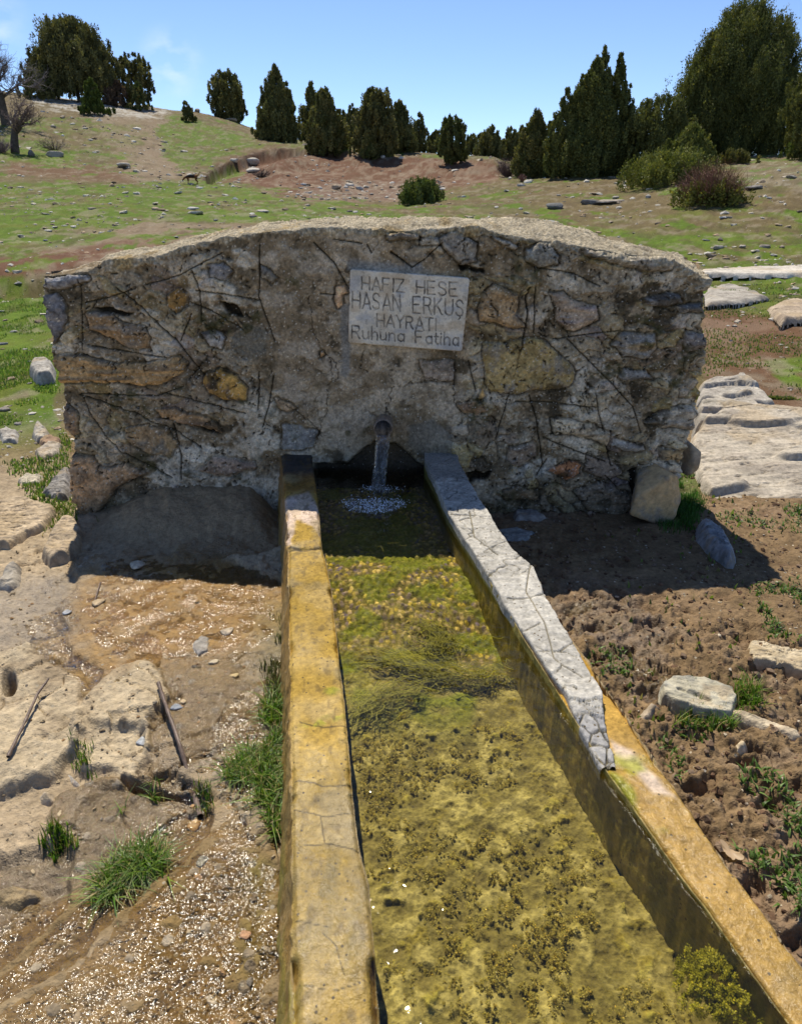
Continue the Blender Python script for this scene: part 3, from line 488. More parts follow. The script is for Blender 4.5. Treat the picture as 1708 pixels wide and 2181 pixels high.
# smooth dark patches of newer cement
for P, c1 in ((LX([(940, 600), (1060, 570), (1100, 620), (1090, 700), (1000, 740), (940, 680)]), (.15, .145, .125)), (RX([(150, 960), (250, 930), (330, 1000), (330, 1100), (230, 1100), (140, 1040)]), (.17, .165, .15)),
              (LX([(1430, 470), (1480, 470), (1480, 800), (1440, 800)]), (.20, .205, .21)), (LX([(1450, 270), (1800, 290), (1800, 330), (1460, 320)]), (.22, .225, .23))):
    sd = sdf(P, WX, WY, 30); C = mixc(C, c1, ss(-4, 6, sd) * .8 * front); dep = dep * (1 - .5 * ss(-3, 5, sd))
GRV = [LX(p) for p in ([(240, 360), (255, 540), (258, 680)], [(265, 465), (380, 440), (500, 400)], [(410, 395), (520, 480), (690, 640), (810, 800)], [(545, 385), (700, 340), (890, 240)], [(760, 320), (790, 400), (800, 550)],
    [(775, 410), (900, 425), (1060, 455)], [(750, 465), (860, 510), (990, 590)], [(1065, 200), (1060, 440), (1130, 640)], [(755, 515), (705, 640)], [(250, 880), (600, 890), (715, 850)], [(240, 885), (420, 940), (700, 1060), (800, 1130)],
    [(260, 900), (310, 1000), (440, 1150), (670, 1260)], [(640, 880), (1000, 970)], [(670, 1020), (710, 1160), (710, 1270)], [(1125, 800), (1110, 930), (1080, 1030)], [(1060, 780), (1060, 950)], [(740, 820), (805, 740)], [(300, 665), (640, 715)],
    [(1310, 190), (1400, 280), (1470, 400)], [(1400, 175), (1530, 195)], [(1555, 200), (1575, 240)], [(1660, 235), (1720, 275)], [(1340, 425), (1410, 432)])] + \
  [RX(p) for p in ([(685, 365), (680, 450), (678, 560)], [(760, 590), (900, 570), (1045, 550)], [(820, 590), (1020, 790), (1100, 880), (1135, 990)], [(670, 280), (850, 310), (960, 365)], [(600, 855), (750, 860), (940, 880)], [(940, 820), (950, 900), (975, 980)],
    [(660, 830), (690, 930), (715, 1120)], [(570, 830), (520, 1000)], [(720, 1010), (900, 1080), (980, 1110)], [(735, 1100), (690, 1165)], [(990, 1050), (1005, 1130)], [(400, 680), (430, 810)], [(70, 215), (160, 285), (215, 250), (290, 180)], [(980, 1170), (1030, 1220)])]
for P in GRV:
    d = dline(P, PX + .35 * q1, PY + .35 * q2, 12); dep = dep - front * .011 * ss(2.3, .3, d); C = mixc(C, (.035, .03, .02), front * ss(1.9, .5, d) * .95)
for P in [LX([(1285, 420), (1300, 600), (1390, 720), (1385, 820), (1370, 960), (1340, 1030), (1330, 1090)]), RX([(110, 800), (170, 770), (200, 770), (340, 770), (345, 690)]), RX([(75, 800), (70, 860), (60, 900)]), LX([(1540, 700), (1530, 780), (1570, 800)]), LX([(1390, 720), (1440, 790), (1400, 830)]),
          RX([(470, 700), (480, 800), (560, 830)]), RX([(385, 140), (388, 250)]), LX([(1160, 920), (1240, 960), (1340, 1080)]), RX([(340, 770), (330, 850), (440, 960)]), RX([(900, 720), (920, 780), (880, 830), (900, 900)])]:
    d = dline(P, WX + 2 * q1, WY + 2 * q2, 10); dep = dep - front * .006 * ss(1.6, .2, d); C = mixc(C, (.04, .032, .022), front * ss(1.3, .3, d) * .85)
moss = ss(.12, .42, fb3(X * 6, Yw * 6, Zw * 6, 4, 130)) * ss(.0, .3, B); C = mixc(C, (.055, .055, .022), moss * .75 * front)
for cx, cy, r in ((345, 440, 34), (560, 440, 30), (1275, 270, 26), (700, 860, 40), (520, 1170, 60), (400, 1060, 50)):
    px_, py_ = LX([(cx, cy)])[0]; C = mixc(C, (.05, .05, .028), front * ss(r * .5, 0, np.hypot(WX - px_, (WY - py_) * 1.7)) * .8)
# cavities
for P in (LX([(310, 495), (360, 485), (430, 495), (490, 510), (470, 525), (400, 520), (330, 510)]), LX([(600, 985), (650, 990), (640, 1005)]), LX([(760, 1020), (850, 1045), (870, 1065), (790, 1045)]), RX([(1090, 1150), (1120, 1140), (1110, 1200), (1130, 1330), (1100, 1260), (1085, 1200)]), RX([(360, 280), (470, 290), (470, 310), (380, 305)]),
          RX([(600, 740), (660, 400), (655, 380)]), LX([(880, 460), (960, 480), (1000, 530), (930, 520)]), RX([(390, 1160), (500, 1150), (480, 1180), (400, 1200)])):
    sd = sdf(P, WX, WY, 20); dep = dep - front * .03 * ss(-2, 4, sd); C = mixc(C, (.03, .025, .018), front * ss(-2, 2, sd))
# wet mossy hollow under the spout
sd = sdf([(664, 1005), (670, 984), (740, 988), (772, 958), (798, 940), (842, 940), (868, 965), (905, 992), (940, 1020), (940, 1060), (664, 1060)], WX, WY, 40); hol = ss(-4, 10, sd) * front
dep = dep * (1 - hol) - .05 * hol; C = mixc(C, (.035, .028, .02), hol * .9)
wetw = hol * .8 + front * ss(60, 0, np.hypot((PX - 800), (PY - 975) * 1.2) - 60) * .3
C = mixc(C, (.13, .09, .05), front * ss(120, 10, np.abs(PX - 815)) * ss(880, 960, PY) * .5)
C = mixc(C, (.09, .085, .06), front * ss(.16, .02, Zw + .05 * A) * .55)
# cement capping: pale, pebbly
capx = ss(218, 236, PX); capb = 1 - ss(10, 18, (ztF[None] - Zw) * 1000 - 40 * B2 - 14 * B - 6) ; cap = np.where(front > 0, capb, 1) * capx
lich = ss(.12, .4, fb3(X * 11, Yw * 11, Zw * 11, 3, 140)) * ss(1100, 1000, PX)
cpc = mixc(np.ones(X.shape + (3,)) * np.array((.46, .41, .32)), (.36, .25, .09), lich * .6) * (1 + .35 * B + .3 * D)[..., None]; cpc = mixc(cpc, (.14, .12, .09), ss(.25, .5, fb3(X * 8, Yw * 8, Zw * 8, 4, 141)) * .6)
gp1, gp2, gpid = wor(X * 85, Yw * 85 + Zw * 85, 142); cpc = cpc * (1 - .35 * ss(.28, .5, gp1))[..., None]
C = C * (1 - cap[..., None]) + cpc * cap[..., None]; dep = np.where(cap > .5, dep * .8 + .004 + .010 * (.5 - gp1) + .012 * B2, dep)
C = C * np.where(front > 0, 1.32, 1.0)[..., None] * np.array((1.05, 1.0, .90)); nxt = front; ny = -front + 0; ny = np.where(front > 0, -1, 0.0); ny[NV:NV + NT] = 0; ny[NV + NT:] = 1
nzv = np.zeros(X.shape); nzv[NV:NV + NT] = 1; k3 = np.clip((np.arange(NV) - NV + 5) / 8, 0, .7)[:, None]; ny[:NV] = -1 + .4 * k3; nzv[:NV] = k3
dep[NV:] = dep[NV:] * .7; dep[NV + NT:] = .012 * A[NV + NT:] + .01 * B[NV + NT:]
Yd = Yw + ny * dep; Zd = Zw + nzv * dep; ex = ss(.04, 0, u)[None] * -1 + ss(.96, 1, u)[None]; Xd = X + ex * (.022 * A + .022 * B + .006 * D)
# round the corners so the ends turn back
Vm = np.stack([Xd, Yd, Zd], -1)
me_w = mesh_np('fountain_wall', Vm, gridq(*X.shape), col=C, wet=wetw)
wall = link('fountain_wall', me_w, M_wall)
tag(wall, 'low rubble stone wall with arched cement capping behind the water trough', 'fountain wall')
# end faces, rough broken stone
def end_face(col, sgn):
    ring = Vm[:, col]; nF = NV; zz = ring[:nF]; back = ring[NV + NT:][::-1]; kk = np.linspace(0, 1, NV)
    bk = np.stack([np.interp(kk, np.linspace(0, 1, len(back)), back[:, i]) for i in range(3)], 1)
    tt = np.linspace(0, 1, 60)[None, :, None]; G3 = zz[:, None] * (1 - tt) + bk[:, None] * tt
    top = ring[NV - 1:NV + NT + 1]; tp = np.stack([np.interp(np.linspace(0, 1, 60), np.linspace(0, 1, len(top)), top[:, i]) for i in range(3)], 1)
    al = ss(.93, 1, kk)[:, None, None]; G3 = G3 * (1 - al) + (tp[None] + (zz[:, None] - zz[-1:, None])) * al
    x, y, z = G3[..., 0], G3[..., 1], G3[..., 2]; f1, f2, cid = wor(y * 7, z * 12, 150); a = fb3(x * 6, y * 6, z * 6, 4, 151)
    e = np.sin(np.pi * tt[..., 0]) ; G3[..., 0] += sgn * e * (.035 * a + .03 * ss(.0, .2, f2 - f1) * cid + .008 * fb3(x * 30, y * 30, z * 30, 3, 152))
    c = np.array((.24, .20, .15)) * (1 + .5 * a)[..., None]; c = mixc(c, (.08, .065, .05), ss(.1, 0, f2 - f1) * .8); c = mixc(c, (.32, .22, .12), (cid > .6) * .6)
    me = mesh_np('broken_end', G3, gridq(*x.shape), col=c); return link('broken_end', me, M_wall, wall)
end_face(0, -1); end_face(-1, 1)
# ---------------------------------------------------------------- plaque with cut lettering
ZX = lambda P: [((1200 + .3806 * a) * .56933, (950 + .3806 * b) * .56933) for a, b in P]
STK = {'H': [[(0, 0), (0, 1)], [(.7, 0), (.7, 1)], [(0, .48), (.7, .48)]], 'A': [[(0, 0), (.38, 1), (.76, 0)], [(.12, .3), (.64, .3)]], 'F': [[(0, 0), (0, 1), (.6, 1)], [(0, .52), (.5, .52)]],
 'I': [[(0.05, 0), (0.05, 1)]], 'Z': [[(0, 1), (.66, 1), (0, 0), (.7, 0)]], 'E': [[(.6, 1), (0, 1), (0, 0), (.62, 0)], [(0, .52), (.5, .52)]],
 'S': [[(.6, .84), (.5, .96), (.3, 1), (.1, .94), (.02, .78), (.1, .6), (.32, .52), (.55, .42), (.64, .24), (.55, .07), (.32, 0), (.1, .05), (0, .18)]],
 'N': [[(0, 0), (0, 1), (.68, 0), (.68, 1)]], 'R': [[(0, 0), (0, 1), (.4, 1), (.58, .92), (.63, .75), (.56, .58), (.4, .5), (0, .5)], [(.35, .5), (.66, 0)]],
 'K': [[(0, 0), (0, 1)], [(.62, 1), (0, .42)], [(.2, .6), (.66, 0)]], 'U': [[(0, 1), (0, .25), (.1, .06), (.33, 0), (.56, .06), (.66, .25), (.66, 1)]], 'Y': [[(0, 1), (.36, .48), (.72, 1)], [(.36, .48), (.36, 0)]],
 'T': [[(0, 1), (.72, 1)], [(.36, 1), (.36, 0)]], 'u': [[(0, .62), (0, .18), (.08, .03), (.26, 0), (.46, .12), (.5, .25)], [(.5, .62), (.5, 0)]], 'h': [[(0, 0), (0, 1)], [(0, .4), (.1, .55), (.28, .62), (.45, .54), (.5, .38), (.5, 0)]],
 'n': [[(0, 0), (0, .62)], [(0, .4), (.1, .55), (.28, .62), (.45, .54), (.5, .38), (.5, 0)]], 'a': [[(.54, .62), (.54, 0)], [(.54, .42), (.44, .57), (.27, .62), (.08, .52), (0, .31), (.08, .1), (.27, 0), (.44, .06), (.54, .2)]],
 't': [[(.12, .9), (.12, .12), (.22, .0), (.36, .02)], [(0, .62), (.34, .62)]], 'i': [[(.04, .62), (.04, 0)], [(.04, .84), (.04, .90)]]}
STK['Ş'] = STK['S'] + [[(.32, 0), (.34, -.12), (.24, -.22)]]
ADV = {'I': .34, 'i': .34, 't': .55, 'u': .76, 'h': .76, 'n': .76, 'a': .80}
WORDS = [('HAFIZ', 405, 820, 222, 345, 252, 378), ('HESE', 940, 1335, 260, 388, 284, 416), ('HASAN', 312, 780, 372, 528, 405, 562), ('ERKUŞ', 905, 1400, 418, 578, 458, 612), ('HAYRATI', 553, 1130, 590, 710, 635, 756), ('Ruhuna', 308, 818, 703, 825, 742, 862), ('Fatiha', 930, 1352, 758, 872, 778, 902)]
SL = []
for wd, x0, x1, t0, b0, t1, b1 in WORDS:
    adv = [ADV.get(ch, .95) for ch in wd]; last = max(p[0] for st in STK[wd[-1]] for p in st); tot = sum(adv[:-1]) + last; pos = 0
    for ch, ad in zip(wd, adv):
        for st in STK[ch]:
            L_ = []
            for a, b in st:
                f = (pos + a) / tot; xx = x0 + (x1 - x0) * f; yb = b0 + (b1 - b0) * f; yt = t0 + (t1 - t0) * f; L_.append((xx, yb + (yt - yb) * b))
            SL.append(L_)
        pos += ad
cor = [at_y(*p, YF - .03) for p in ZX([(286, 145), (1468, 235), (1392, 964), (266, 880)])]
nU, nV = 380, 240; uu, vv_ = np.meshgrid(np.linspace(0, 1, nU), np.linspace(0, 1, nV))
P3 = sum(c_[None, None] * w0[..., None] for c_, w0 in zip(cor, ((1 - uu) * (1 - vv_), uu * (1 - vv_), uu * vv_, (1 - uu) * vv_)))
qx, qy = proj(P3[..., 0], P3[..., 1], P3[..., 2]); qx = (qx / .56933 - 1200) / .3806; qy = (qy / .56933 - 950) / .3806
dl = np.full(qx.shape, 40.0)
for L_ in SL: dl = np.minimum(dl, dline(L_, qx + 5.0 * fb2(qx / 34, qy / 34, 3, 160), qy + 5.0 * fb2(qx / 34, qy / 34, 3, 161), 40))
fade = .72 + .75 * fb2(qx / 45, qy / 45, 4, 162, .6); wd_ = 2.6 * fb2(qx / 22, qy / 22, 3, 166); cut = ss(11.0 + wd_, 5.0 + wd_, dl)
bx = np.minimum(np.minimum(uu, 1 - uu) * 1175, np.minimum(vv_, 1 - vv_) * 730); rc = 34; dx_ = np.maximum(rc - np.minimum(uu, 1 - uu) * 1175, 0); dy_ = np.maximum(rc - np.minimum(vv_, 1 - vv_) * 730, 0); sdc = rc - np.hypot(dx_, dy_) - 9 * ss(.15, .5, fb2(qx / 55, qy / 55, 3, 168))
P3[..., 1] += .0022 * cut + .006 * (1 - np.clip(sdc / 12, 0, 1)) ** 2 + .0006 * fb2(qx / 50, qy / 50, 3, 163)
C = np.ones(qx.shape + (3,)) * np.array((.68, .61, .49)); st_ = fb2(qx / 160, qy / 90, 4, 164); C = mixc(C, (.52, .40, .26), ss(-.05, .45, st_) * .65); C = mixc(C, (.42, .43, .45), ss(.05, .5, -st_) * .6)
C = mixc(C, (.46, .33, .2), ss(22, 0, sdc) * .6 * ss(500, 900, qy)); C = mixc(C, (.28, .23, .17), ss(.25, .5, fb2(qx / 28, qy / 28, 4, 167, .6)) * .4); C = mixc(C, (.085, .078, .07), cut * np.clip(fade, .5, 1) * .92); C = C * (1 + .12 * fb2(qx / 12, qy / 12, 2, 165))[..., None]
keep = sdc > 0
Vp = P3.reshape(-1, 3); pq = gridq(nV, nU, keep)
plq = link('plaque', mesh_np('plaque', Vp, pq, col=C), M_plaq, wall); plq['label'] = 'pale marble plaque with four lines of engraved dark lettering'
# its edge band and back
bm = bmesh.new(); bm.from_mesh(plq.data); be = [e for e in bm.edges if len(e.link_faces) == 1]
r = bmesh.ops.extrude_edge_only(bm, edges=be); [setattr(v_, 'co', v_.co + Vector((0, .03, 0))) for v_ in r['geom'] if isinstance(v_, bmesh.types.BMVert)]
lone = [v_ for v_ in bm.verts if not v_.link_faces]; bmesh.ops.delete(bm, geom=lone, context='VERTS'); bm.to_mesh(plq.data); bm.free()
# ---------------------------------------------------------------- spout pipe and falling water
pc_ = at_y(816, 912, YF - .11)
def tube(path, rad, ns=24, closed=False):
    path = np.array(path, float); rad = np.broadcast_to(rad, len(path)); V = []; tprev = None
    T = np.gradient(path, axis=0); T /= np.linalg.norm(T, axis=1)[:, None] + 1e-9
    a = np.array([1.0, 0, 0]) if abs(T[0][0]) < .8 else np.array([0, 0, 1.0])
    for p, t_, r_ in zip(path, T, rad):
        n_ = np.cross(t_, a); n_ /= np.linalg.norm(n_) + 1e-9; b_ = np.cross(t_, n_); an = np.linspace(0, 2 * np.pi, ns, endpoint=False)
        V.append(p + r_ * (np.cos(an)[:, None] * n_ + np.sin(an)[:, None] * b_))
    V = np.array(V).reshape(-1, 3); q = []
    i = np.arange((len(path) - 1) * ns); r0, c0 = i // ns, i % ns; q = np.stack([r0 * ns + c0, r0 * ns + (c0 + 1) % ns, (r0 + 1) * ns + (c0 + 1) % ns, (r0 + 1) * ns + c0], 1)
    return V, q
p0 = Vector(pc_); pdir = Vector((.03, 1, -.08)).normalized()
pth = [p0 + pdir * .2, p0 + pdir * .05, p0 + pdir * .004, p0, p0 - pdir * .001, p0, p0 + pdir * .01, p0 + pdir * .15]
V1, q1_ = tube([p0 + pdir * .22, p0 + pdir * .1, p0 + pdir * .03, p0 + pdir * .003, p0], [.0395, .0395, .0395, .040, .038], 32)
V2, q2_ = tube([p0, p0 + pdir * .004, p0 + pdir * .06, p0 + pdir * .2], [.033, .031, .031, .031], 32)
Vr = np.concatenate([V1, V2]); n1_ = len(V1) - 32; ringq = np.stack([n1_ + np.arange(32), n1_ + (np.arange(32) + 1) % 32, len(V1) + (np.arange(32) + 1) % 32, len(V1) + np.arange(32)], 1)
pipe = link('spout_pipe', mesh_np('spout_pipe', Vr, np.concatenate([q1_, q2_ + len(V1), ringq]), col=np.where(np.arange(len(Vr))[:, None] < len(V1), np.array([[.22, .17, .13]]), np.array([[.012, .011, .01]])), wet=np.full(len(Vr), .5)), M_iron, wall)
ZW = .20
m = bpy.data.materials.new('falling_water'); m.use_nodes = True; nt = m.node_tree; nt.nodes.clear(); L = nt.links
o_ = N(nt, 'ShaderNodeOutputMaterial'); mx = N(nt, 'ShaderNodeMixShader'); tr_ = N(nt, 'ShaderNodeBsdfTransparent'); g_ = N(nt, 'ShaderNodeBsdfGlass'); g_.inputs['IOR'].default_value = 1.33; g_.inputs['Roughness'].default_value = .03
t_ = N(nt, 'ShaderNodeTexCoord'); mp = N(nt, 'ShaderNodeMapping'); mp.inputs['Scale'].default_value = (60, 60, 9); n_ = N(nt, 'ShaderNodeTexNoise'); n_.inputs['Scale'].default_value = 1.6; n_.inputs['Detail'].default_value = 2
b_ = N(nt, 'ShaderNodeBump'); b_.inputs['Distance'].default_value = .006; L.new(t_.outputs['Object'], mp.inputs[0]); L.new(mp.outputs[0], n_.inputs['Vector']); L.new(n_.outputs['Fac'], b_.inputs['Height']); L.new(b_.outputs[0], g_.inputs['Normal'])
mx.inputs[0].default_value = .7; L.new(tr_.outputs[0], mx.inputs[1]); L.new(g_.outputs[0], mx.inputs[2]); df = N(nt, 'ShaderNodeBsdfDiffuse'); df.inputs[0].default_value = (.8, .86, .95, 1); m3_ = N(nt, 'ShaderNodeMixShader'); lw_ = N(nt, 'ShaderNodeMapRange'); lw_.inputs[1].default_value = .45; lw_.inputs[2].default_value = .75; lw_.inputs[4].default_value = .14; L.new(n_.outputs['Fac'], lw_.inputs[0]); L.new(lw_.outputs[0], m3_.inputs[0]); L.new(mx.outputs[0], m3_.inputs[1]); L.new(df.outputs[0], m3_.inputs[2]); L.new(m3_.outputs[0], o_.inputs[0]); M_fall = m
nr, ns_ = 60, 40; tt = np.linspace(0, 1, nr); V = []
end = at_z(805, 1042, ZW)
for t0 in tt:
    cz = p0.z - .027 - (p0.z - .027 - ZW) * t0; cy = p0.y + .004 + (end[1] - p0.y - .004) * math.sqrt(t0) ; cx = p0.x + (end[0] - p0.x) * t0
    an = np.linspace(0, 2 * np.pi, ns_, endpoint=False); rr_ = .027 + .002 * t0 + .0016 * np.sin(an * 3 + 3 * t0) + .0008 * np.sin(an * 7 - 5 * t0) + .001 * np.sin(an * 2 + 40 * t0)
    V.append(np.stack([cx + rr_ * np.cos(an), cy + .62 * rr_ * np.sin(an), cz + 0 * an], -1))
i = np.arange((nr - 1) * ns_); r0, c0 = i // ns_, i % ns_; qf = np.stack([r0 * ns_ + c0, r0 * ns_ + (c0 + 1) % ns_, (r0 + 1) * ns_ + (c0 + 1) % ns_, (r0 + 1) * ns_ + c0], 1)
fall = link('falling_water', mesh_np('falling_water', np.array(V), qf), M_fall); tag(fall, 'clear stream of water pouring from the pipe into the trough', 'water stream')
# ---------------------------------------------------------------- trough
zrim = lambda y: .208 + .062 * np.clip((y - .7) / 2.2, -.2, 1.05)
def rim(px, py):
    z = .23
    for _ in range(8): p = at_z(px, py, z); z = zrim(p[1])
    return at_z(px, py, z)
LO = [(600, 958), (606, 1050), (616, 1170), (614, 1230), (618, 1400), (621, 1600), (622, 1800), (622, 2000), (624, 2200), (628, 2420)]
LI = [(664, 975), (676, 1050), (686, 1165), (693, 1187), (706, 1250), (722, 1400), (735, 1500), (752, 1700), (765, 1810), (786, 1885), (796, 2000), (808, 2181), (826, 2420)]
RI = [(905, 985), (925, 1020), (955, 1090), (1030, 1210), (1110, 1345), (1200, 1490), (1300, 1650), (1430, 1830), (1590, 2050), (1720, 2230), (1850, 2420)]
RO = [(972, 988), (1010, 1050), (1058, 1130), (1086, 1167), (1130, 1207), (1157, 1271), (1209, 1350), (1246, 1395), (1332, 1512), (1420, 1650), (1530, 1810), (1640, 1960), (1708, 2060), (1800, 2190), (1960, 2420)]
def edge_fn(P):
    A_ = np.array([rim(*p) for p in P]); A_ = A_[np.argsort(A_[:, 1])]; return lambda y: np.interp(y, A_[:, 1], A_[:, 0])
fLO, fLI, fRI, fRO = map(edge_fn, (LO, LI, RI, RO))
YS = np.concatenate([np.linspace(.42, 1.4, 330), np.linspace(1.4, 3.04, 330)[1:]])
def rail(name, fin, fout, sgn, batter):       # sgn: +1 outer side lies to +x
    nI, nT, nO = 46, 56, 34; a, b = fin(YS), fout(YS); z = zrim(YS); rows = []
    for k in np.linspace(-.02, 1, nI)[:-1]: rows.append((a + 0 * YS, 0 + (z) * k, 0))
    for k in np.linspace(0, 1, nT): rows.append((a + (b - a) * k, z, 1))
    for k in np.linspace(1, 0, nO)[1:]: rows.append((b + sgn * batter * (1 - k), -.04 + (z + .04) * k, 2))
    X = np.array([r_[0] for r_ in rows]); Zr = np.array([r_[1] for r_ in rows]); Yr = X * 0 + YS[None]; part = np.array([r_[2] for r_ in rows])[:, None] + 0 * X
    return X, Yr, Zr, part
def finish(name, X, Y, Z, part, sgn, colfn, parent, mat=None):
    n1 = fb3(X * 12, Y * 12, Z * 12, 3, 201 + (sgn > 0)); n2 = fb3(X * 50, Y * 50, Z * 50, 3, 203); a = .006 * n1 + .003 * n2
    f = (part == 1); inner = part == 0; outer = part == 2
    kk = np.arange(X.shape[0])[:, None] + 0 * X
    e0 = kk[f].min(); e1 = kk[f].max(); rnd = (.007 * np.exp(-((kk - e0) / 2.2) ** 2) + .007 * np.exp(-((kk - e1) / 2.2) ** 2))
    chip = (np.exp(-((kk - e0) / 4) ** 2) + np.exp(-((kk - e1) / 4) ** 2)) * np.clip(fb3(X * 0 + sgn, Y * 14, Y * 0, 4, 205) - .12, 0, 1) * .07
    PX, PY = proj(X, Y, Z); C, wet, dz = colfn(X, Y, Z, PX, PY, part, n1, n2)
    Zn = Z + np.where(f, a - rnd - chip + dz, np.where(outer, 0, 0)); Xn = X + np.where(inner, sgn * (.5 * a), 0) + np.where(outer, sgn * (a * 1.6), 0) + np.where(f, (kk == e0) * sgn * .002 + chip * 0, 0)
    o = link(name, mesh_np(name, np.stack([Xn, Y, Zn], -1), gridq(*X.shape), col=C, wet=wet), mat or M_conc, parent); return o
trough = bpy.data.objects.new('water_trough', None); scene.collection.objects.link(trough); trough.location = (0, 1.7, 0)
tag(trough, 'long concrete water trough full of algae running out from the stone wall', 'water trough')
bpy.context.view_layer.update(); TINV = trough.matrix_basis.inverted()
def tlink(o): o.parent = trough; o.matrix_parent_inverse = TINV; return o
OCH = np.array((.35, .225, .045))
def colL(X, Y, Z, PX, PY, part, n1, n2):
    C = np.ones(X.shape + (3,)) * OCH; C = mixc(C, (.46, .31, .085), ss(-.2, .35, n1) * .75 * ss(1300, 1500, PY)); C = mixc(C, (.27, .185, .045), ss(1560, 1720, PY + 30 * n1) * .65 * (1 - ss(2000, 2150, PY) * .6))
    C = mixc(C, (.52, .40, .31), ss(-3, 5, sdf([(600, 1062), (660, 1050), (682, 1085), (686, 1150), (665, 1120), (630, 1105), (625, 1170), (600, 1160)], PX + 8 * n1, PY + 12 * n1, 30)))
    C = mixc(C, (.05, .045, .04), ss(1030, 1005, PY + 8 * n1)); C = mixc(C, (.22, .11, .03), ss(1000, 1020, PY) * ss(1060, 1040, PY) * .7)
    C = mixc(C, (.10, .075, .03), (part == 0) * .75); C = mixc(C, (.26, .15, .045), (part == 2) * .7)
    C = mixc(C, (.25, .19, .09), ss(.08, .35, fb2(X * 9, Y * 7, 4, 215)) * .65); C = mixc(C, (.48, .36, .17), ss(.1, .35, fb2(X * 16, Y * 10, 4, 218)) * .25); C = mixc(C, (.17, .13, .05), ss(.15, .4, fb2(X * 14, Y * 5, 4, 216)) * .6 * ss(1500, 1700, PY))
    for P in ([(612, 1168), (650, 1173), (692, 1166)], [(630, 1665), (690, 1672), (750, 1668)], [(625, 1722), (690, 1735), (757, 1730)], [(680, 1735), (688, 1790)], [(640, 1800), (700, 1792), (768, 1806)], [(640, 1540), (736, 1548)], [(630, 2100), (720, 2110), (800, 2080)], [(622, 1960), (700, 1975)], [(690, 1990), (720, 2020), (735, 2080)]):
        d = dline(P, PX + 9 * n1, PY + 9 * n1, 8); C = mixc(C, (.05, .035, .015), ss(2.1, .4, d) * .9)
    al = ss(5, -8, np.hypot((PX - 690) / 3.4, (PY - 1535 + .25 * (PX - 690)) / .7) - 14 - 6 * n1) + ss(4, -6, np.hypot((PX - 705) / 1.6, (PY - 1470) / 1) - 12 - 6 * n1); C = mixc(C, (.25, .24, .02), np.clip(al, 0, 1) * .8 * ss(-.4, .2, n2))
    C = mixc(C, (.24, .24, .03), ss(.1, .4, n1) * .5 * ss(1700, 1900, PY) * ss(660, 620, PX)); C = C * (1 + .25 * n2)[..., None]
    C = mixc(C, (.12, .08, .03), (part == 1) * ss(.25, .5, fb2(X * 60, Y * 30, 3, 211)) * .5)
    wet = (part == 1) * np.clip(.35 + .5 * ss(1500, 1750, PY) + .5 * n1, 0, 1) + (part == 2) * .7 + (part == 0) * .8; wet = wet * (1 - .8 * ss(-3, 5, sdf([(600, 1062), (680, 1060), (686, 1150), (600, 1160)], PX, PY, 30)))
    # the nearer block is a little lower and stands out; joints step
    dz = -.006 * ss(1170, 1180, PY) * (PY < 1400) - .010 * ss(4, 0, dline([(600, 1172), (700, 1168)], PX, PY, 12))
    return C, wet, dz
def colR(X, Y, Z, PX, PY, part, n1, n2):
    C = np.ones(X.shape + (3,)) * np.array((.42, .255, .06)); C = mixc(C, (.34, .20, .025), ss(-.2, .4, n1) * .6)
    dry = ss(-6, 8, sdf([(1300, 1560), (1345, 1580), (1420, 1680), (1440, 1700), (1390, 1690), (1350, 1640), (1310, 1600)], PX + 6 * n1, PY + 14 * n1, 40)); C = mixc(C, (.60, .47, .35), dry)
    C = mixc(C, (.23, .17, .07), ss(.1, .4, fb2(X * 9, Y * 7, 4, 217)) * .5); alg = ss(.02, .35, n1 + .4 * fb2(X * 5, Y * 5, 2, 212)) * ss(1560, 1620, PY) * ss(1900, 1750, PY); C = mixc(C, (.24, .25, .01), alg * .8)
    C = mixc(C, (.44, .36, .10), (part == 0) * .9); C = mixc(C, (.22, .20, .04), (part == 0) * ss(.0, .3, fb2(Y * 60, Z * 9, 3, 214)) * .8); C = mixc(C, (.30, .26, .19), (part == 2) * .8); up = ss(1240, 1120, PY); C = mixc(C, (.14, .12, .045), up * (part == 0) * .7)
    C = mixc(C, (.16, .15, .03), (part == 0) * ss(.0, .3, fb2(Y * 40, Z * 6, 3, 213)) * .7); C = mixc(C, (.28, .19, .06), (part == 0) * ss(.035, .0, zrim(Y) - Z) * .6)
    C = C * (1 + .22 * n2)[..., None]; wet = (part == 1) * ss(1500, 1640, PY) * (1 - dry) * .95 + (part == 0) * .7 + (part == 2) * ss(1700, 1900, PY) * .6
    return C, wet, -.014 * ss(1660, 1610, PY) * (part == 1)
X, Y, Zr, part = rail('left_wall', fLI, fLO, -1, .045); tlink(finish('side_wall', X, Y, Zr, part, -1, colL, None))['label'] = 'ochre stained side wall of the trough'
X, Y, Zr, part = rail('right_wall', fRI, fRO, 1, .02); tlink(finish('side_wall', X, Y, Zr, part, 1, colR, None))['label'] = 'side wall of the trough topped by cracked pale mortar'
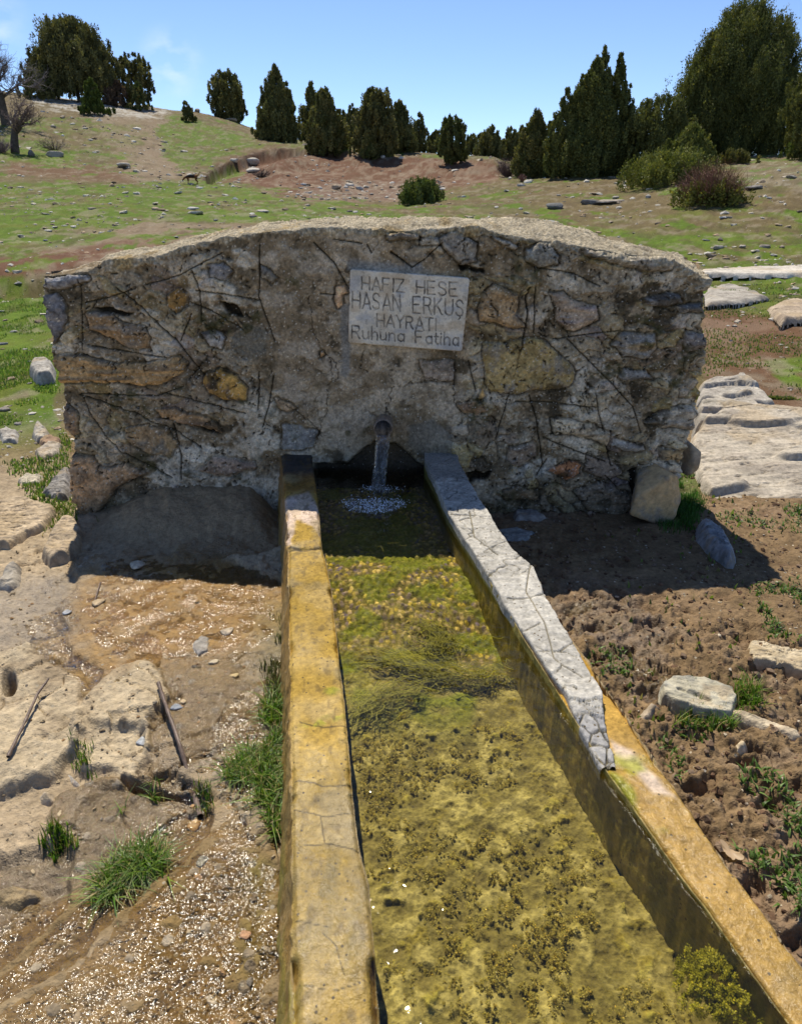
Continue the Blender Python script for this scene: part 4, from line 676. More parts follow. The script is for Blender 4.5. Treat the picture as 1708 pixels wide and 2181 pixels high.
# cracked mortar layer on the right side wall
CI = [(905, 985), (925, 1020), (955, 1090), (1030, 1210), (1112, 1343), (1152, 1400), (1204, 1478), (1232, 1530), (1262, 1585), (1284, 1632)]; CO = [(975, 985), (1012, 1050), (1060, 1130), (1088, 1167), (1132, 1207), (1156, 1271), (1206, 1352), (1230, 1390), (1253, 1430), (1276, 1480), (1288, 1545), (1304, 1600), (1310, 1632)]
fCI, fCO = edge_fn(CI), edge_fn(CO); y0 = rim(1290, 1632)[1]; Yc = np.linspace(y0, 3.02, 520); nT = 60; kk = np.linspace(0, 1, nT)[:, None]
a, b = fCI(Yc), fCO(Yc); X = np.concatenate([a[None] - .003 + 0 * kk[:4], a + (b - a) * kk, b[None] + .003 + 0 * kk[:4]]); Yg = 0 * X + Yc[None]
zt_ = zrim(Yc) + .006; Zg = np.concatenate([zt_[None] - np.array([.035, .02, .01, .003])[:, None], zt_[None] + 0 * kk, zt_[None] - np.array([.003, .012, .025, .05])[:, None]])
PX, PY = proj(X, Yg, Zg); n1 = fb3(X * 10, Yg * 10, Zg * 10, 3, 221); n2 = fb3(X * 60, Yg * 60, Zg * 60, 3, 222)
f1, f2, cid = wor(X * 9 + 1.6 * n1, Yg * 8 + 1.6 * n1, 223); CR = np.zeros(X.shape); dd = ss(.045, .0, f2 - f1) * ss(-.35, -.1, fb3(X * 6, Yg * 6, Zg * 0, 2, 225) + .5 * ss(1430, 1560, PY)); loose = ss(1480, 1540, PY)
f1b, f2b, cidb = wor(X * 26 + n1, Yg * 20 + n1, 224); dd = np.maximum(dd, loose * ss(.12, .0, f2b - f1b))
for P in ([(1105, 1340), (1115, 1345), (1150, 1330)], [(960, 1092), (1010, 1100)], [(1080, 1270), (1130, 1275), (1165, 1260)], [(1130, 1200), (1120, 1260), (1160, 1330), (1180, 1400), (1240, 1440)], [(1000, 1090), (1010, 1140), (1060, 1180)]): dd = np.maximum(dd, ss(1.8, .3, dline(P, PX + 5 * n1, PY + 5 * n1, 8)))
C = np.ones(X.shape + (3,)) * np.array((.40, .375, .325)); C = C * (1 + .30 * n1 + .40 * n2)[..., None]; C = mixc(C, (.28, .28, .29), loose * (.35 + .5 * cidb)); C = mixc(C, (.22, .20, .17), ss(1030, 1010, PY) * .7); C = mixc(C, (.12, .10, .05), dd * .85)
Zg = Zg + .006 * n1 + .003 * n2 + .010 * (cid - .5) * ss(1300, 1500, PY) - .008 * dd + .010 * loose * (cidb - .6); Xg = X + .006 * n1 * ((kk.min() if 0 else 1))
tlink(link('mortar_cap', mesh_np('mortar_cap', np.stack([Xg, Yg, Zg], -1), gridq(*X.shape), col=C), M_conc))['label'] = 'pale cracked mortar layer crumbling at its near end'
# trough bed: silt, pebbles, algae tufts
ny_, nx_ = 760, 300; Yb = np.concatenate([np.linspace(.40, 1.5, 480), np.linspace(1.5, 2.99, 281)[1:]])[:, None]; k = np.linspace(-.02, 1.02, nx_)[None]
Xb = fLI(Yb) - .01 + (fRI(Yb) - fLI(Yb) + .02) * k; Yb = Yb + 0 * Xb; PX, PY = proj(Xb, Yb, 0 * Xb + .04)
m1 = fb2(Xb * 6, Yb * 6, 3, 231); m2 = fb2(Xb * 24, Yb * 24, 4, 232, .62); m3 = fb2(Xb * 70, Yb * 70, 3, 233); p1, p2, pid = wor(Xb * 60, Yb * 50, 234); t1, t2, tid = wor(Xb * 19 + m2, Yb * 19 + m2, 235)
grav = ss(1480, 1300, PY + 60 * m1); tuft = np.clip(ss(.42, .05, t1) * (tid > .35), 0, 1) * (1 - grav) * ss(-.25, .3, m1 + .2); Zb = .035 + .085 * ss(1.65, 2.2, Yb) + .012 * m1 + .010 * m2 + .005 * m3 + .008 * grav * (.5 - p1) + .010 * tuft * (.6 + .8 * m2)
C = np.ones(Xb.shape + (3,)) * np.array((.24, .205, .07)); C = mixc(C, (.40, .345, .14), ss(.0, .4, m2) * .8); C = mixc(C, (.17, .14, .05), ss(.05, .45, -m2) * .7); C = mixc(C, (.27, .22, .045), tuft * .8); C = mixc(C, (.34, .31, .07), tuft * ss(.1, .5, m3 + m2) * .6)
gc = np.stack([.10 + .62 * pid ** 1.5, .08 + .46 * pid ** 1.5, .04 + .20 * ((pid * 5) % 1)], -1) * (1 + .3 * m3)[..., None]; gw = (grav * ss(.5, .36, p1))[..., None] * .9; C = C * (1 - gw) + gc * gw; C = mixc(C, (.10, .08, .03), grav * ss(.34, .5, p1) * .5)  # pebbles whose strong bright tones also stand in for caustic light
C = mixc(C, (.16, .19, .02), ss(.05, .35, fb2(Xb * 7, Yb * 7, 3, 236)) * ss(1600, 1480, PY) * .8); C = mixc(C, (.26, .24, .035), ss(1180, 1230, PY) * ss(1250, 1200, PY) * .3)
C = C * np.array((.84, .84, .86)); C = mixc(C, (.15, .18, .018), ss(1500, 1380, PY) * ss(1180, 1240, PY) * ss(-.05, .25, fb2(Xb * 9, Yb * 14, 4, 237)) * .7); C = C * (1.08 + .35 * m3 + .2 * m2)[..., None]
tlink(link('trough_bed', mesh_np('trough_bed', np.stack([Xb, Yb, Zb], -1), gridq(*Xb.shape), col=C), M_algae))
bk = at_z(668, 985, .24)
Vb_, qb_ = [], []
# water surface with ripples spreading from the fall
Yw_ = np.concatenate([np.linspace(.40, 1.9, 120), np.linspace(1.9, 3.02, 330)[1:]])[:, None]; k = np.linspace(-.01, 1.01, 170)[None]; Xw = fLI(Yw_) - .004 + (fRI(Yw_) - fLI(Yw_) + .012) * k; Yw_ = Yw_ + 0 * Xw
r_ = np.hypot(Xw - end[0], Yw_ - end[1]); amp = np.exp(-r_ / .13); Zs = ZW + .0026 * amp * np.sin(r_ * 150 + 2 * fb2(Xw * 20, Yw_ * 20, 2, 241)) + .010 * np.exp(-(r_ / .055) ** 2) * (fb2(Xw * 60, Yw_ * 60, 3, 242)) + .0020 * np.exp(-r_ / .7) * fb2(Xw * 30, Yw_ * 30, 3, 243) + .0008 * np.exp(-r_ / .5) * np.sin(r_ * 90 + 3 * fb2(Xw * 6, Yw_ * 6, 2, 245))
Zs = Zs + .006 * np.exp(-(np.abs(r_ - .075) / .035) ** 2) * fb2(Xw * 95, Yw_ * 95, 2, 244)
wat = link('water', mesh_np('water', np.stack([Xw, Yw_, Zs], -1), gridq(*Xw.shape)), M_water); wat['kind'] = 'structure'
# splash droplets as white beads, standing in for bright glints where the stream lands
M_glint = bpy.data.materials.new('glint_white'); M_glint.use_nodes = True; pf = M_glint.node_tree.nodes['Principled BSDF']; pf.inputs['Base Color'].default_value = (.9, .93, .96, 1); pf.inputs['Roughness'].default_value = .08; pf.inputs['Transmission Weight'].default_value = 0; pf.inputs['IOR'].default_value = 1.33
def ico(sub):
    bm = bmesh.new(); bmesh.ops.create_icosphere(bm, subdivisions=sub, radius=1); V = np.array([v_.co for v_ in bm.verts]); T = np.array([[v_.index for v_ in f.verts] for f in bm.faces]); bm.free(); return V, T
ICO = {s_: ico(s_) for s_ in (1, 2, 3, 4, 5)}
V, T = ICO[1]; VV, TT = [], []; rg = np.random.default_rng(5)
for i in range(1700):
    an = rg.uniform(0, 2 * np.pi); q_ = rg.random() ** .6; fc = at_z(795, 1078, ZW); cx = fc[0] + .125 * q_ * math.cos(an) + rg.normal(0, .012); cy = fc[1] + .075 * q_ * math.sin(an) + rg.normal(0, .006) + .5 * (cx - fc[0]) ** 2 * 4
    if i % 5 == 0: cx, cy = end[0] + rg.normal(0, .04), end[1] + rg.normal(0, .02)
    s_ = .0006 + .0022 * rg.random() ** 2.5 * (1 if i % 3 else 1.25); VV.append(V * (s_, s_, s_ * .7) + (cx, cy, ZW + .002 + (rg.uniform(0, .02) if i % 9 == 0 else 0))); TT.append(T + i * len(V))
sp = link('splash_glints', mesh_np('splash_glints', np.concatenate(VV), tris=np.concatenate(TT)), M_glint); tag(sp, 'white droplet beads standing in for bright glints where the stream hits the trough water', 'splash', kind='stuff')

# runoff: a thin sheet of water over the lower left apron, broken by the stones that stand through it
R_film = [(-90, 1990), (60, 1900), (180, 1850), (250, 1760), (330, 1720), (420, 1640), (470, 1500), (600, 1380), (612, 1500), (612, 2420), (-400, 2420)]
R_film2 = [(130, 1290), (230, 1180), (340, 1168), (480, 1200), (600, 1250), (600, 1340), (480, 1420), (330, 1400), (170, 1470), (60, 1400), (40, 1300)]
def film(poly, label, seed, up):
    P = np.array(poly, float); W_ = np.array([at_z(a, b, .03)[:2] for a, b in poly]); lo, hi = W_.min(0), W_.max(0); x, y = np.meshgrid(np.arange(max(lo[0], -2.2), hi[0], .007), np.arange(max(lo[1], .35), hi[1], .007)); px, py = proj(x, y, 0 * x + .03)
    sd = sdf(poly, px + 55 * fb2(x * 4, y * 4, 4, seed, .6), py + 40 * fb2(x * 6, y * 6, 3, seed + 1), 60); z0 = sum(hgt((x + a).ravel(), (y + b).ravel()).reshape(x.shape) for a, b in ((0, 0), (.03, 0), (-.03, 0), (0, .03), (0, -.03), (.05, .05), (-.05, -.05))) / 7
    z = z0 + up + .0006 * fb2(x * 60, y * 60, 2, seed + 2) - .02 * ss(6, -14, sd); z = np.where(px > 600, z - .2, z)
    o = link('water', mesh_np('water', np.stack([x, y, z], -1), gridq(*x.shape, sd > -14)), M_film); o['kind'] = 'structure'
film(R_film, '', 251, .003); film(R_film2, '', 261, .0005)
# ---------------------------------------------------------------- rocks
def rock_np(seed, size, sub=4, nf=14, rough=.05, flat=1.0):
    V, T = ICO[sub]; rg = np.random.default_rng(seed); nn = rg.normal(size=(nf, 3)); nn /= np.linalg.norm(nn, axis=1)[:, None]
    nn = np.concatenate([nn, [[0, 0, 1], [0, 0, -1]]]); dd = rg.uniform(.62, .95, nf + 2); dd[-2:] = .75 * flat
    pr = V @ nn.T; r = np.where(pr > .05, dd / np.maximum(pr, .05), 9); r = np.concatenate([r, np.full((len(V), 1), 1.3)], 1); r = np.maximum(-np.log(np.exp(-r * 34).sum(1)) / 34, .3)
    o = rg.uniform(0, 50, 3); Q = V * r[:, None]
    n = fb3(Q[:, 0] * 2 + o[0], Q[:, 1] * 2 + o[1], Q[:, 2] * 5 + o[2], 4, 300, .55); Q = Q * (1 + rough * 2.4 * n)[:, None]
    return Q * np.array(size) / np.array([1, 1, 1]), T, n
def rock(name, px, row, wpx, hpx, label, col=(.40, .38, .34), col2=(.28, .26, .23), seed=1, rotz=0, tilt=0, sub=4, depth=1.0, rough=.05, sink=.25, group=None, cat='rock', nf=14, pos=None, nolink=False):
    """rock whose foot is seen at (px,row), about wpx x hpx photo pixels large"""
    p = place(px, row) if pos is None else pos
    dep_ = p[1] * CP + (HC - p[2]) * SP; sx = wpx * dep_ / F / 1.7; sz = max(hpx * dep_ / F / 1.7, .01)
    ang = math.atan2(HC - p[2], p[1]); szz = max(sz - sx * depth * math.sin(max(ang, 0)) * .6, sz * .35) if wpx * depth > 1 else sz
    Q, T, n = rock_np(seed, (sx, sx * depth, szz), sub, nf, rough)
    R = np.array(Matrix.Rotation(rotz, 3, 'Z') @ Matrix.Rotation(tilt, 3, 'Y')); Q = Q @ R.T
    c = mixc(np.ones((len(Q), 3)) * np.array(col), col2, ss(-.25, .35, n + .3 * fb3(Q[:, 0] / sx * 3, Q[:, 1] / sx * 3, Q[:, 2] / sx * 9, 3, 301)))
    me = mesh_np(name, Q, tris=T, col=c, smooth=sub > 2)
    o = link(name, me, M_rock, loc=(p[0], p[1] + sx * depth * .6, p[2] + szz * (1 - sink * 1.6) * .75)); tag(o, label, cat, group); return o
def slab(name, poly, thick, label, col, col2, base=None, edge=.02, res=.006, strata=(1, .25, 40), tiltz=0, wet=0, seed=0, cat='rock', rz=0, zoff=0, parent=None, steps=0, notch=None):
    """flat stone: outline seen in the photo, laid on the ground with its own thickness"""
    P = np.array(poly, float); c = P.mean(0); g0 = place(c[0], c[1] + 2) if base is None else at_z(c[0], c[1], base); zt = g0[2] + thick * .6
    Pw = np.array([at_z(a, b, zt)[:2] for a, b in P]); lo, hi = Pw.min(0) - .02, Pw.max(0) + .02
    gx, gy = np.meshgrid(np.arange(lo[0], hi[0], res), np.arange(lo[1], hi[1], res)); k = 1 / max(hi[0] - lo[0], .05)
    sx_, sy_ = gx + .015 / k * .6 * fb2(gx * 9 * k, gy * 9 * k, 3, 310 + seed), gy + .015 / k * .6 * fb2(gx * 9 * k, gy * 9 * k, 3, 311 + seed)
    sd = sdf(Pw, sx_, sy_, 5); up = ss(-.002, edge, sd) ** .6
    ca, sa = math.cos(strata[1]), math.sin(strata[1]); lx, ly = gx * ca + gy * sa, -gx * sa + gy * ca
    st = fb2(lx * 2.2 * k * 1.2, ly * strata[2], 4, 312 + seed, .6); n = fb2(gx * 8 * k, gy * 8 * k, 4, 313 + seed)
    z = zt - thick * 1.1 * (1 - up) + strata[0] * .006 * st * up + .012 * n * up * min(1, thick / .05) + tiltz * (gy - gy.mean())
    if steps: q = (fb2(lx * 1.3 * k, ly * 4.5 * k, 3, 315 + seed) + .7) * steps; z = z + thick * .28 * (np.floor(q) + ss(.0, .12, q - np.floor(q)) - steps * .5) / steps * up * 1.6
    if notch: nw = np.array([at_z(a, b, zt)[:2] for a, b in notch]); nd = dline(nw, gx, gy, .2) + .003 * n; z = z - thick * .8 * ss(.012, .004, nd) * up
    rg_ = np.abs(fb2(lx * 4.5 * k, ly * 22 * k + .6 * fb2(lx * 5 * k, ly * 5 * k, 2, 318), 4, 317 + seed, .6)); crk = ss(.055, .0, rg_) * up * (fb2(gx * 5 * k, gy * 5 * k, 2, 319) > -.15)
    if thick > .06: z = z - .014 * crk + .005 * fb2(lx * 14 * k, ly * 60 * k, 3, 320) * up
    z = np.where(sd < -.004, z - (.05 if res < .009 else .3), z); keep = sd > -.012
    C = mixc(np.ones(gx.shape + (3,)) * np.array(col), col2, ss(-.15, .35, st * .6 + n * .6)) * (1 + .18 * fb2(gx * 60, gy * 60, 3, 314))[..., None]
    C = mixc(C, tuple(np.array(col2) * .45), crk * .7); C = mixc(C, (.36, .27, .16), ss(.15, .4, fb2(gx * 4 * k, gy * 4 * k, 4, 321)) * .5)
    V = np.stack([gx, gy, z], -1); o0 = np.array([gx.mean(), gy.mean(), g0[2]]); q = gridq(*gx.shape, keep)
    use = np.unique(q); mp_ = -np.ones(V.shape[0] * V.shape[1], int); mp_[use] = np.arange(len(use)); Vv = V.reshape(-1, 3)[use]
    o = link(name, mesh_np(name, Vv - o0, mp_[q], col=C.reshape(-1, 3)[use], wet=np.full(len(use), wet)), M_rock, parent, loc=o0)
    if parent is None: tag(o, label, cat)
    else: o['label'] = label
    return o
GR, GR2, TN, TN2, PALE = (.37, .335, .28), (.27, .24, .20), (.42, .335, .24), (.28, .22, .16), (.55, .50, .42)
slab('bedrock_outcrop', [(1462, 935), (1490, 905), (1600, 890), (1760, 905), (1900, 930), (1950, 1090), (1708, 1082), (1620, 1080), (1560, 1066), (1500, 1045), (1480, 1010)], .14, 'large pale grey bedrock slab with layered cracks right of the wall', (.42, .365, .285), (.31, .265, .21), edge=.05, res=.008, strata=(1.2, .12, 16), tiltz=.10, seed=1, steps=1.6)
slab('bedrock_outcrop', [(1476, 868), (1520, 842), (1600, 858), (1640, 885), (1700, 905), (1640, 925), (1530, 915), (1470, 920)], .12, 'flat grey rock ledge just above the large bedrock slab', (.40, .355, .29), (.29, .26, .21), edge=.05, res=.009, strata=(1.2, .1, 14), seed=2, steps=1.3)
slab('bedrock_outcrop', [(1484, 812), (1520, 800), (1590, 803), (1640, 835), (1662, 858), (1600, 862), (1520, 850), (1480, 848)], .10, 'grey rock ledge with a dark crack right of the wall, uppermost of three', (.38, .345, .29), (.28, .25, .21), edge=.06, res=.010, strata=(1.2, .3, 12), seed=3, steps=1.3)
slab('flat_rock', [(1500, 612), (1550, 600), (1600, 612), (1640, 630), (1580, 640), (1500, 645)], .05, 'smooth grey slanting slab in the grass behind the right end of the wall', GR, GR2, edge=.08, res=.02, strata=(2, .3, 6), seed=4)
slab('flat_rock', [(1630, 652), (1660, 638), (1690, 632), (1760, 640), (1760, 672), (1690, 675), (1665, 680)], .08, 'tan broken rock at the right edge on the grass behind the outcrop', TN, TN2, edge=.07, res=.02, seed=5)
slab('flat_rock', [(1488, 572), (1600, 566), (1760, 562), (1760, 580), (1600, 581), (1490, 580)], .08, 'long thin pale ledge of rock crossing the grass behind the wall', PALE, GR, edge=.1, res=.03, strata=(1, 0, 4), seed=6)
slab('flat_rock', [(1410, 1455), (1432, 1437), (1500, 1440), (1560, 1465), (1568, 1482), (1558, 1515), (1500, 1512), (1440, 1492), (1412, 1478)], .014, 'flat grey and cream stone slab with a dark notch lying on the mud', (.41, .375, .28), (.30, .285, .235), edge=.004, res=.0025, strata=(1.3, -.35, 30), seed=7, steps=2, notch=[(1448, 1468), (1475, 1478), (1508, 1490)])
slab('rock_splinter', [(1540, 1500), (1575, 1508), (1640, 1532), (1700, 1552), (1708, 1566), (1690, 1568), (1620, 1545), (1560, 1522)], .012, 'thin pointed splinter of pale stone running out from the notched slab', (.48, .40, .28), (.36, .29, .2), edge=.01, res=.003, seed=8, cat='stone')
slab('flat_rock', [(1592, 1362), (1610, 1358), (1700, 1378), (1800, 1392), (1800, 1440), (1700, 1425), (1600, 1402), (1590, 1385)], .07, 'cream squared stone plank cut off by the right edge of the photo', (.52, .43, .29), (.42, .34, .22), edge=.012, res=.003, strata=(.6, -.15, 40), seed=9)
slab('flat_rock', [(1090, 1078), (1130, 1075), (1168, 1097), (1150, 1106), (1095, 1102)], .03, 'small pale flat stone in the wall shadow, nearer the wall', (.33, .30, .26), (.25, .22, .19), edge=.02, res=.004, seed=10)
slab('flat_rock', [(1052, 1125), (1100, 1118), (1142, 1130), (1130, 1150), (1075, 1152)], .02, 'flat grey stone in the wall shadow beside the cracked mortar', (.28, .28, .26), (.2, .2, .19), edge=.02, res=.004, seed=11)
slab('flat_rock', [(1476, 1100), (1492, 1090), (1520, 1098), (1560, 1125), (1583, 1165), (1575, 1188), (1545, 1182), (1500, 1150), (1478, 1125)], .10, 'long blue grey boulder half in the wall shadow on the mud', (.31, .305, .30), (.23, .22, .20), edge=.05, res=.004, strata=(1, -.8, 20), seed=12)
slab('rock_chip', [(1362, 1520), (1385, 1494), (1402, 1500), (1380, 1528), (1368, 1530)], .012, 'small tan stone chip left of the notched slab', (.40, .32, .23), (.3, .24, .17), edge=.008, res=.003, seed=13, cat='stone')
slab('rock_chip', [(1562, 1585), (1575, 1570), (1592, 1580), (1590, 1592), (1570, 1596)], .02, 'small cream pebble on the mud below the stone splinter', (.62, .50, .33), (.5, .4, .26), edge=.01, res=.003, seed=14, cat='stone')
slab('concrete_fragment', [(1112, 1215), (1135, 1207), (1160, 1225), (1178, 1262), (1180, 1300), (1160, 1290), (1140, 1255), (1120, 1235)], .20, 'rough lump of pale broken mortar leaning against the trough side', (.42, .40, .36), (.3, .28, .25), base=.02, edge=.03, res=.004, seed=15, cat='mortar lump')
slab('concrete_fragment', [(1270, 1440), (1290, 1430), (1335, 1500), (1330, 1520), (1300, 1490)], .12, 'smooth grey mortar lump beside the crumbling end of the mortar', (.40, .40, .41), (.3, .3, .3), base=.02, edge=.03, res=.004, seed=16, cat='mortar lump')
LEFT = [([(-60, 1060), (60, 1052), (128, 1072), (100, 1115), (60, 1130), (20, 1160), (-60, 1150)], .07, 'broad pale slab at the left edge beside the wall foot', (.42, .33, .22), (.32, .25, .17), .03),
 ([(80, 1170), (105, 1115), (130, 1090), (165, 1092), (182, 1120), (175, 1150), (150, 1175), (100, 1192)], .06, 'pale leaning slab touching the left corner of the cement ramp', (.42, .33, .22), (.32, .25, .17), .03),
 ([(72, 1045), (110, 1000), (150, 978), (162, 990), (158, 1050), (120, 1062)], .13, 'dark grey angular rock against the lower left wall end', (.28, .26, .235), (.20, .185, .165), .05),
 ([(30, 1018), (55, 1003), (100, 1008), (85, 1025), (40, 1030)], .05, 'flat tan stone just above the dark grey angular rock', (.52, .46, .34), (.4, .34, .25), .03),
 ([(70, 955), (100, 935), (135, 938), (130, 960), (95, 975), (75, 970)], .05, 'light stone with a tan base left of the wall, middle of three', (.42, .36, .28), (.3, .25, .19), .03),
 ([(74, 930), (105, 922), (135, 930), (125, 942), (85, 944)], .05, 'reddish brown flat stone left of the wall', (.34, .23, .15), (.26, .17, .11), .03),
 ([(62, 920), (70, 898), (88, 892), (108, 912), (100, 930), (75, 934)], .07, 'pale upright stone left of the wall, topmost of three', (.42, .38, .31), (.3, .27, .22), .03),
 ([(-10, 915), (15, 905), (45, 915), (40, 935), (0, 938)], .06, 'pale grey stone at the left edge beyond the grass', (.40, .37, .32), (.3, .27, .23), .03),
 ([(54, 775), (62, 760), (105, 757), (120, 768), (118, 790), (70, 795)], .15, 'grey flat boulder in the grass left of the wall', (.36, .335, .29), (.26, .24, .21), .05),
 ([(0, 1205), (30, 1180), (48, 1195), (45, 1235), (20, 1250), (-20, 1245)], .05, 'grey wet stone at the left edge below the broad pale slab', (.36, .32, .26), (.26, .23, .19), .03),
 ([(412, 1365), (430, 1350), (446, 1358), (444, 1385), (422, 1392), (410, 1380)], .008, 'flat grey chip of concrete lying on the wet ochre apron', (.34, .31, .27), (.27, .24, .2), .004),
 ([(66, 1680), (90, 1657), (120, 1665), (125, 1690), (100, 1702), (72, 1700)], .05, 'rounded pale stone at the broken edge of the concrete, left one', (.45, .39, .31), (.35, .29, .22), .04),
 ([(112, 1682), (130, 1665), (160, 1668), (158, 1690), (120, 1696)], .045, 'tan flat topped stone beside the rounded pale stone', (.47, .35, .25), (.38, .29, .2), .03),
 ([(135, 1640), (148, 1632), (175, 1660), (172, 1672), (155, 1670)], .03, 'slim grey pebble lying slantwise above the tan stone', (.40, .37, .33), (.3, .27, .24), .02),
 ([(85, 1740), (95, 1728), (112, 1770), (110, 1788), (92, 1775)], .03, 'pointed pinkish stone in the wet gravel at lower left', (.48, .36, .27), (.38, .28, .2), .02),
 ([(-20, 1890), (30, 1875), (82, 1885), (92, 1905), (40, 1930), (-20, 1925)], .02, 'flat ochre stone under shallow water at the left edge', (.33, .24, .12), (.25, .18, .09), .02)]
for k, (P, th, lb, c1, c2, ed) in enumerate(LEFT):
    slab('rock' if th > .03 else 'stone', P, th, lb, c1, c2, edge=ed, res=.004 if P[0][1] > 850 else .01, seed=20 + k, cat='stone', wet=.5 if th <= .02 else 0)
# squared block at the right foot of the wall, standing in a gap
Q, T, n = rock_np(79, (.104, .10, .15), 5, 12, .035); bp = at_y(1393, 1050, 2.93)
bo = link('rock', mesh_np('rock', Q @ np.array(Matrix.Rotation(.35, 3, 'Y')).T, tris=T, col=mixc(np.ones((len(Q), 3)) * np.array((.56, .38, .19)), (.36, .29, .21), ss(-.1, .4, n))), M_rock, loc=bp)
tag(bo, 'blocky orange brown stone wedged at the right foot of the wall', 'stone')
Q, T, n = rock_np(78, (.06, .09, .10), 4, 10, .05); bp = at_y(1452, 965, 3.14)
bo = link('rock', mesh_np('rock', Q, tris=T, col=mixc(np.ones((len(Q), 3)) * np.array((.38, .30, .2)), (.26, .22, .17), ss(-.1, .4, n))), M_rock, loc=bp); tag(bo, 'rough stone bulging from the right end of the wall', 'stone')
# round pebbles by the stick
for k, (a, b, w_, c1, lb) in enumerate([(374, 1513, 22, (.30, .32, .35), 'round blue grey pebble right of the stick'), (300, 1585, 22, (.40, .42, .44), 'pale blue pebble left of the stick by the trough'), (390, 1500, 14, (.55, .42, .26), 'tiny orange pebble above the round blue one'), (455, 1415, 18, (.55, .47, .33), 'cream pebble below the flat concrete chip'), (485, 1350, 22, (.46, .38, .28), 'tan pebble right of the flat concrete chip'), (205, 1290, 26, (.52, .40, .25), 'tan stone on the ochre apron below the shadow'), (290, 1212, 30, (.6, .5, .36), 'cream white stone on the wet ochre apron'), (500, 1445, 16, (.5, .38, .2), 'orange pebble near the trough side'), (140, 1310, 20, (.38, .39, .4), 'grey pebble at the rim of the ochre apron'), (430, 1840, 26, (.3, .31, .32), 'dark wet pebble below the grass tufts'), (410, 1770, 30, (.45, .30, .15), 'smooth orange pebble in the runoff'), (520, 2000, 22, (.48, .28, .16), 'reddish pebble near the lower trough'), (330, 1940, 22, (.5, .36, .2), 'amber pebble in the glittering runoff')]):
    rock('pebble', a, b, w_, w_ * .7, lb, c1, tuple(x * .75 for x in c1), seed=100 + k, sub=3, cat='pebble', rough=.02, nf=20, sink=.4)
# bigger stones on the hillside
HILL = [(112, 334, 40, 16, 'pale grey boulder in the grass beside the bent bare tree', GR, 1), (66, 332, 18, 16, 'small dark boulder at the foot of the bent bare tree', (.2, .19, .17), 2), (535, 352, 38, 18, 'white and grey boulder on the dug earth below the junipers', PALE, 3), (540, 366, 36, 12, 'pale flat rock just below the white boulder', PALE, 4), (264, 355, 34, 10, 'long white stone lying in the green patch', PALE, 5),
 (410, 447, 22, 8, 'white stone in green turf, upper of a pair', (.58, .55, .5), 6), (411, 456, 30, 7, 'flat cream stone in green turf, lower of a pair', (.56, .5, .4), 7), (1185, 445, 46, 17, 'dark grey boulder on the slope right of the low juniper', (.17, .17, .165), 8), (1262, 436, 32, 14, 'dark boulder with a flat ledge beside it', (.2, .19, .18), 9), (1300, 432, 56, 8, 'long low ledge beside the dark boulder', (.36, .31, .25), 10),
 (1313, 424, 18, 8, 'pale stone above the long low ledge', PALE, 11), (1338, 392, 20, 8, 'white stone below the spreading juniper', (.6, .55, .46), 12), (1612, 402, 36, 9, 'brown grey stone right of the reddish shrub', (.25, .23, .2), 13), (1685, 380, 26, 8, 'pale stone at the right edge of the slope', GR, 14), (955, 468, 12, 6, 'small white stone peeping over the wall top', PALE, 15), (1530, 530, 22, 10, 'pale stone in grass above the wall end', GR, 16),
 (1580, 528, 18, 8, 'rounded grey stone in the grass', GR, 17), (1630, 528, 24, 9, 'grey pebble boulder at right in the grass', GR2, 18), (1515, 548, 20, 10, 'brown stone just behind the wall end', TN2, 19), (405, 215, 12, 12, 'grey rock on the skyline behind the leaning juniper', GR2, 20), (418, 222, 16, 10, 'brownish rock on the skyline beside the grey one', TN2, 21), (490, 232, 26, 7, 'orange tinted rock under the rounded skyline juniper', TN, 22),
 (500, 348, 16, 10, 'small white rock left of the big white boulder', PALE, 23), (716, 402, 24, 12, 'orange brown rock on the stony bank', TN, 24), (745, 398, 20, 10, 'cream rock on the stony bank', PALE, 25), (765, 404, 18, 9, 'white rock on the stony bank', PALE, 26), (815, 338, 12, 8, 'white rock at the top of the bank', PALE, 27), (8, 876, 24, 12, 'grey stone at the left edge by the grass', GR2, 28), (8, 735, 16, 8, 'dark stone at the left edge in the grass', (.2, .2, .2), 29), (560, 452, 30, 7, 'thin white stone on the dirt above the wall', PALE, 30), (950, 1, 1, 1, '', GR, 0)]
for a, b, w_, h_, lb, c1, sd_ in HILL[:-1]:
    rock('rock', a, b, w_, h_, lb, c1, tuple(x * .7 for x in c1), seed=sd_, sub=3, depth=.7, cat='rock', rotz=sd_)
# flat stone standing behind the wall cap
rock('rock', 1165, 482, 80, 12, 'grey flat rock showing behind the wall capping', (.33, .33, .33), (.2, .2, .2), seed=61, sub=4, depth=.6, pos=place(1150, 478), cat='rock')
# scattered individual stones, alike
rg = np.random.default_rng(11); cand = []
LM = [('the dog', 413, 385), ('the white boulder', 535, 350), ('the small leaning juniper', 403, 250), ('the bent bare tree', 40, 320), ('the pale grey boulder', 112, 334), ('the cream stone pair', 411, 452), ('the wall plaque seen above', 860, 470), ('the low juniper behind the wall', 898, 425), ('the dark grey boulder', 1185, 445), ('the long low ledge', 1300, 434), ('the reddish shrub', 1508, 436), ('the spreading juniper mat', 1380, 392),
 ('the right wall end', 1505, 600), ('the long thin ledge', 1600, 573), ('the slanting slab', 1560, 620), ('the tan broken rock', 1680, 655), ('the left wall top corner', 95, 585), ('the eroded bank', 240, 540), ('the grey flat boulder', 88, 775), ('the forked juniper', 802, 345), ('the dug scar', 500, 365), ('the long white stone', 264, 355), ('the wall top', 800, 465), ('the wall shoulder', 330, 525), ('the brown grey stone', 1612, 402), ('the cream bank rock', 745, 398)]
LM = [l for l in LM if 'seen above' not in l[0]]; USED = set()
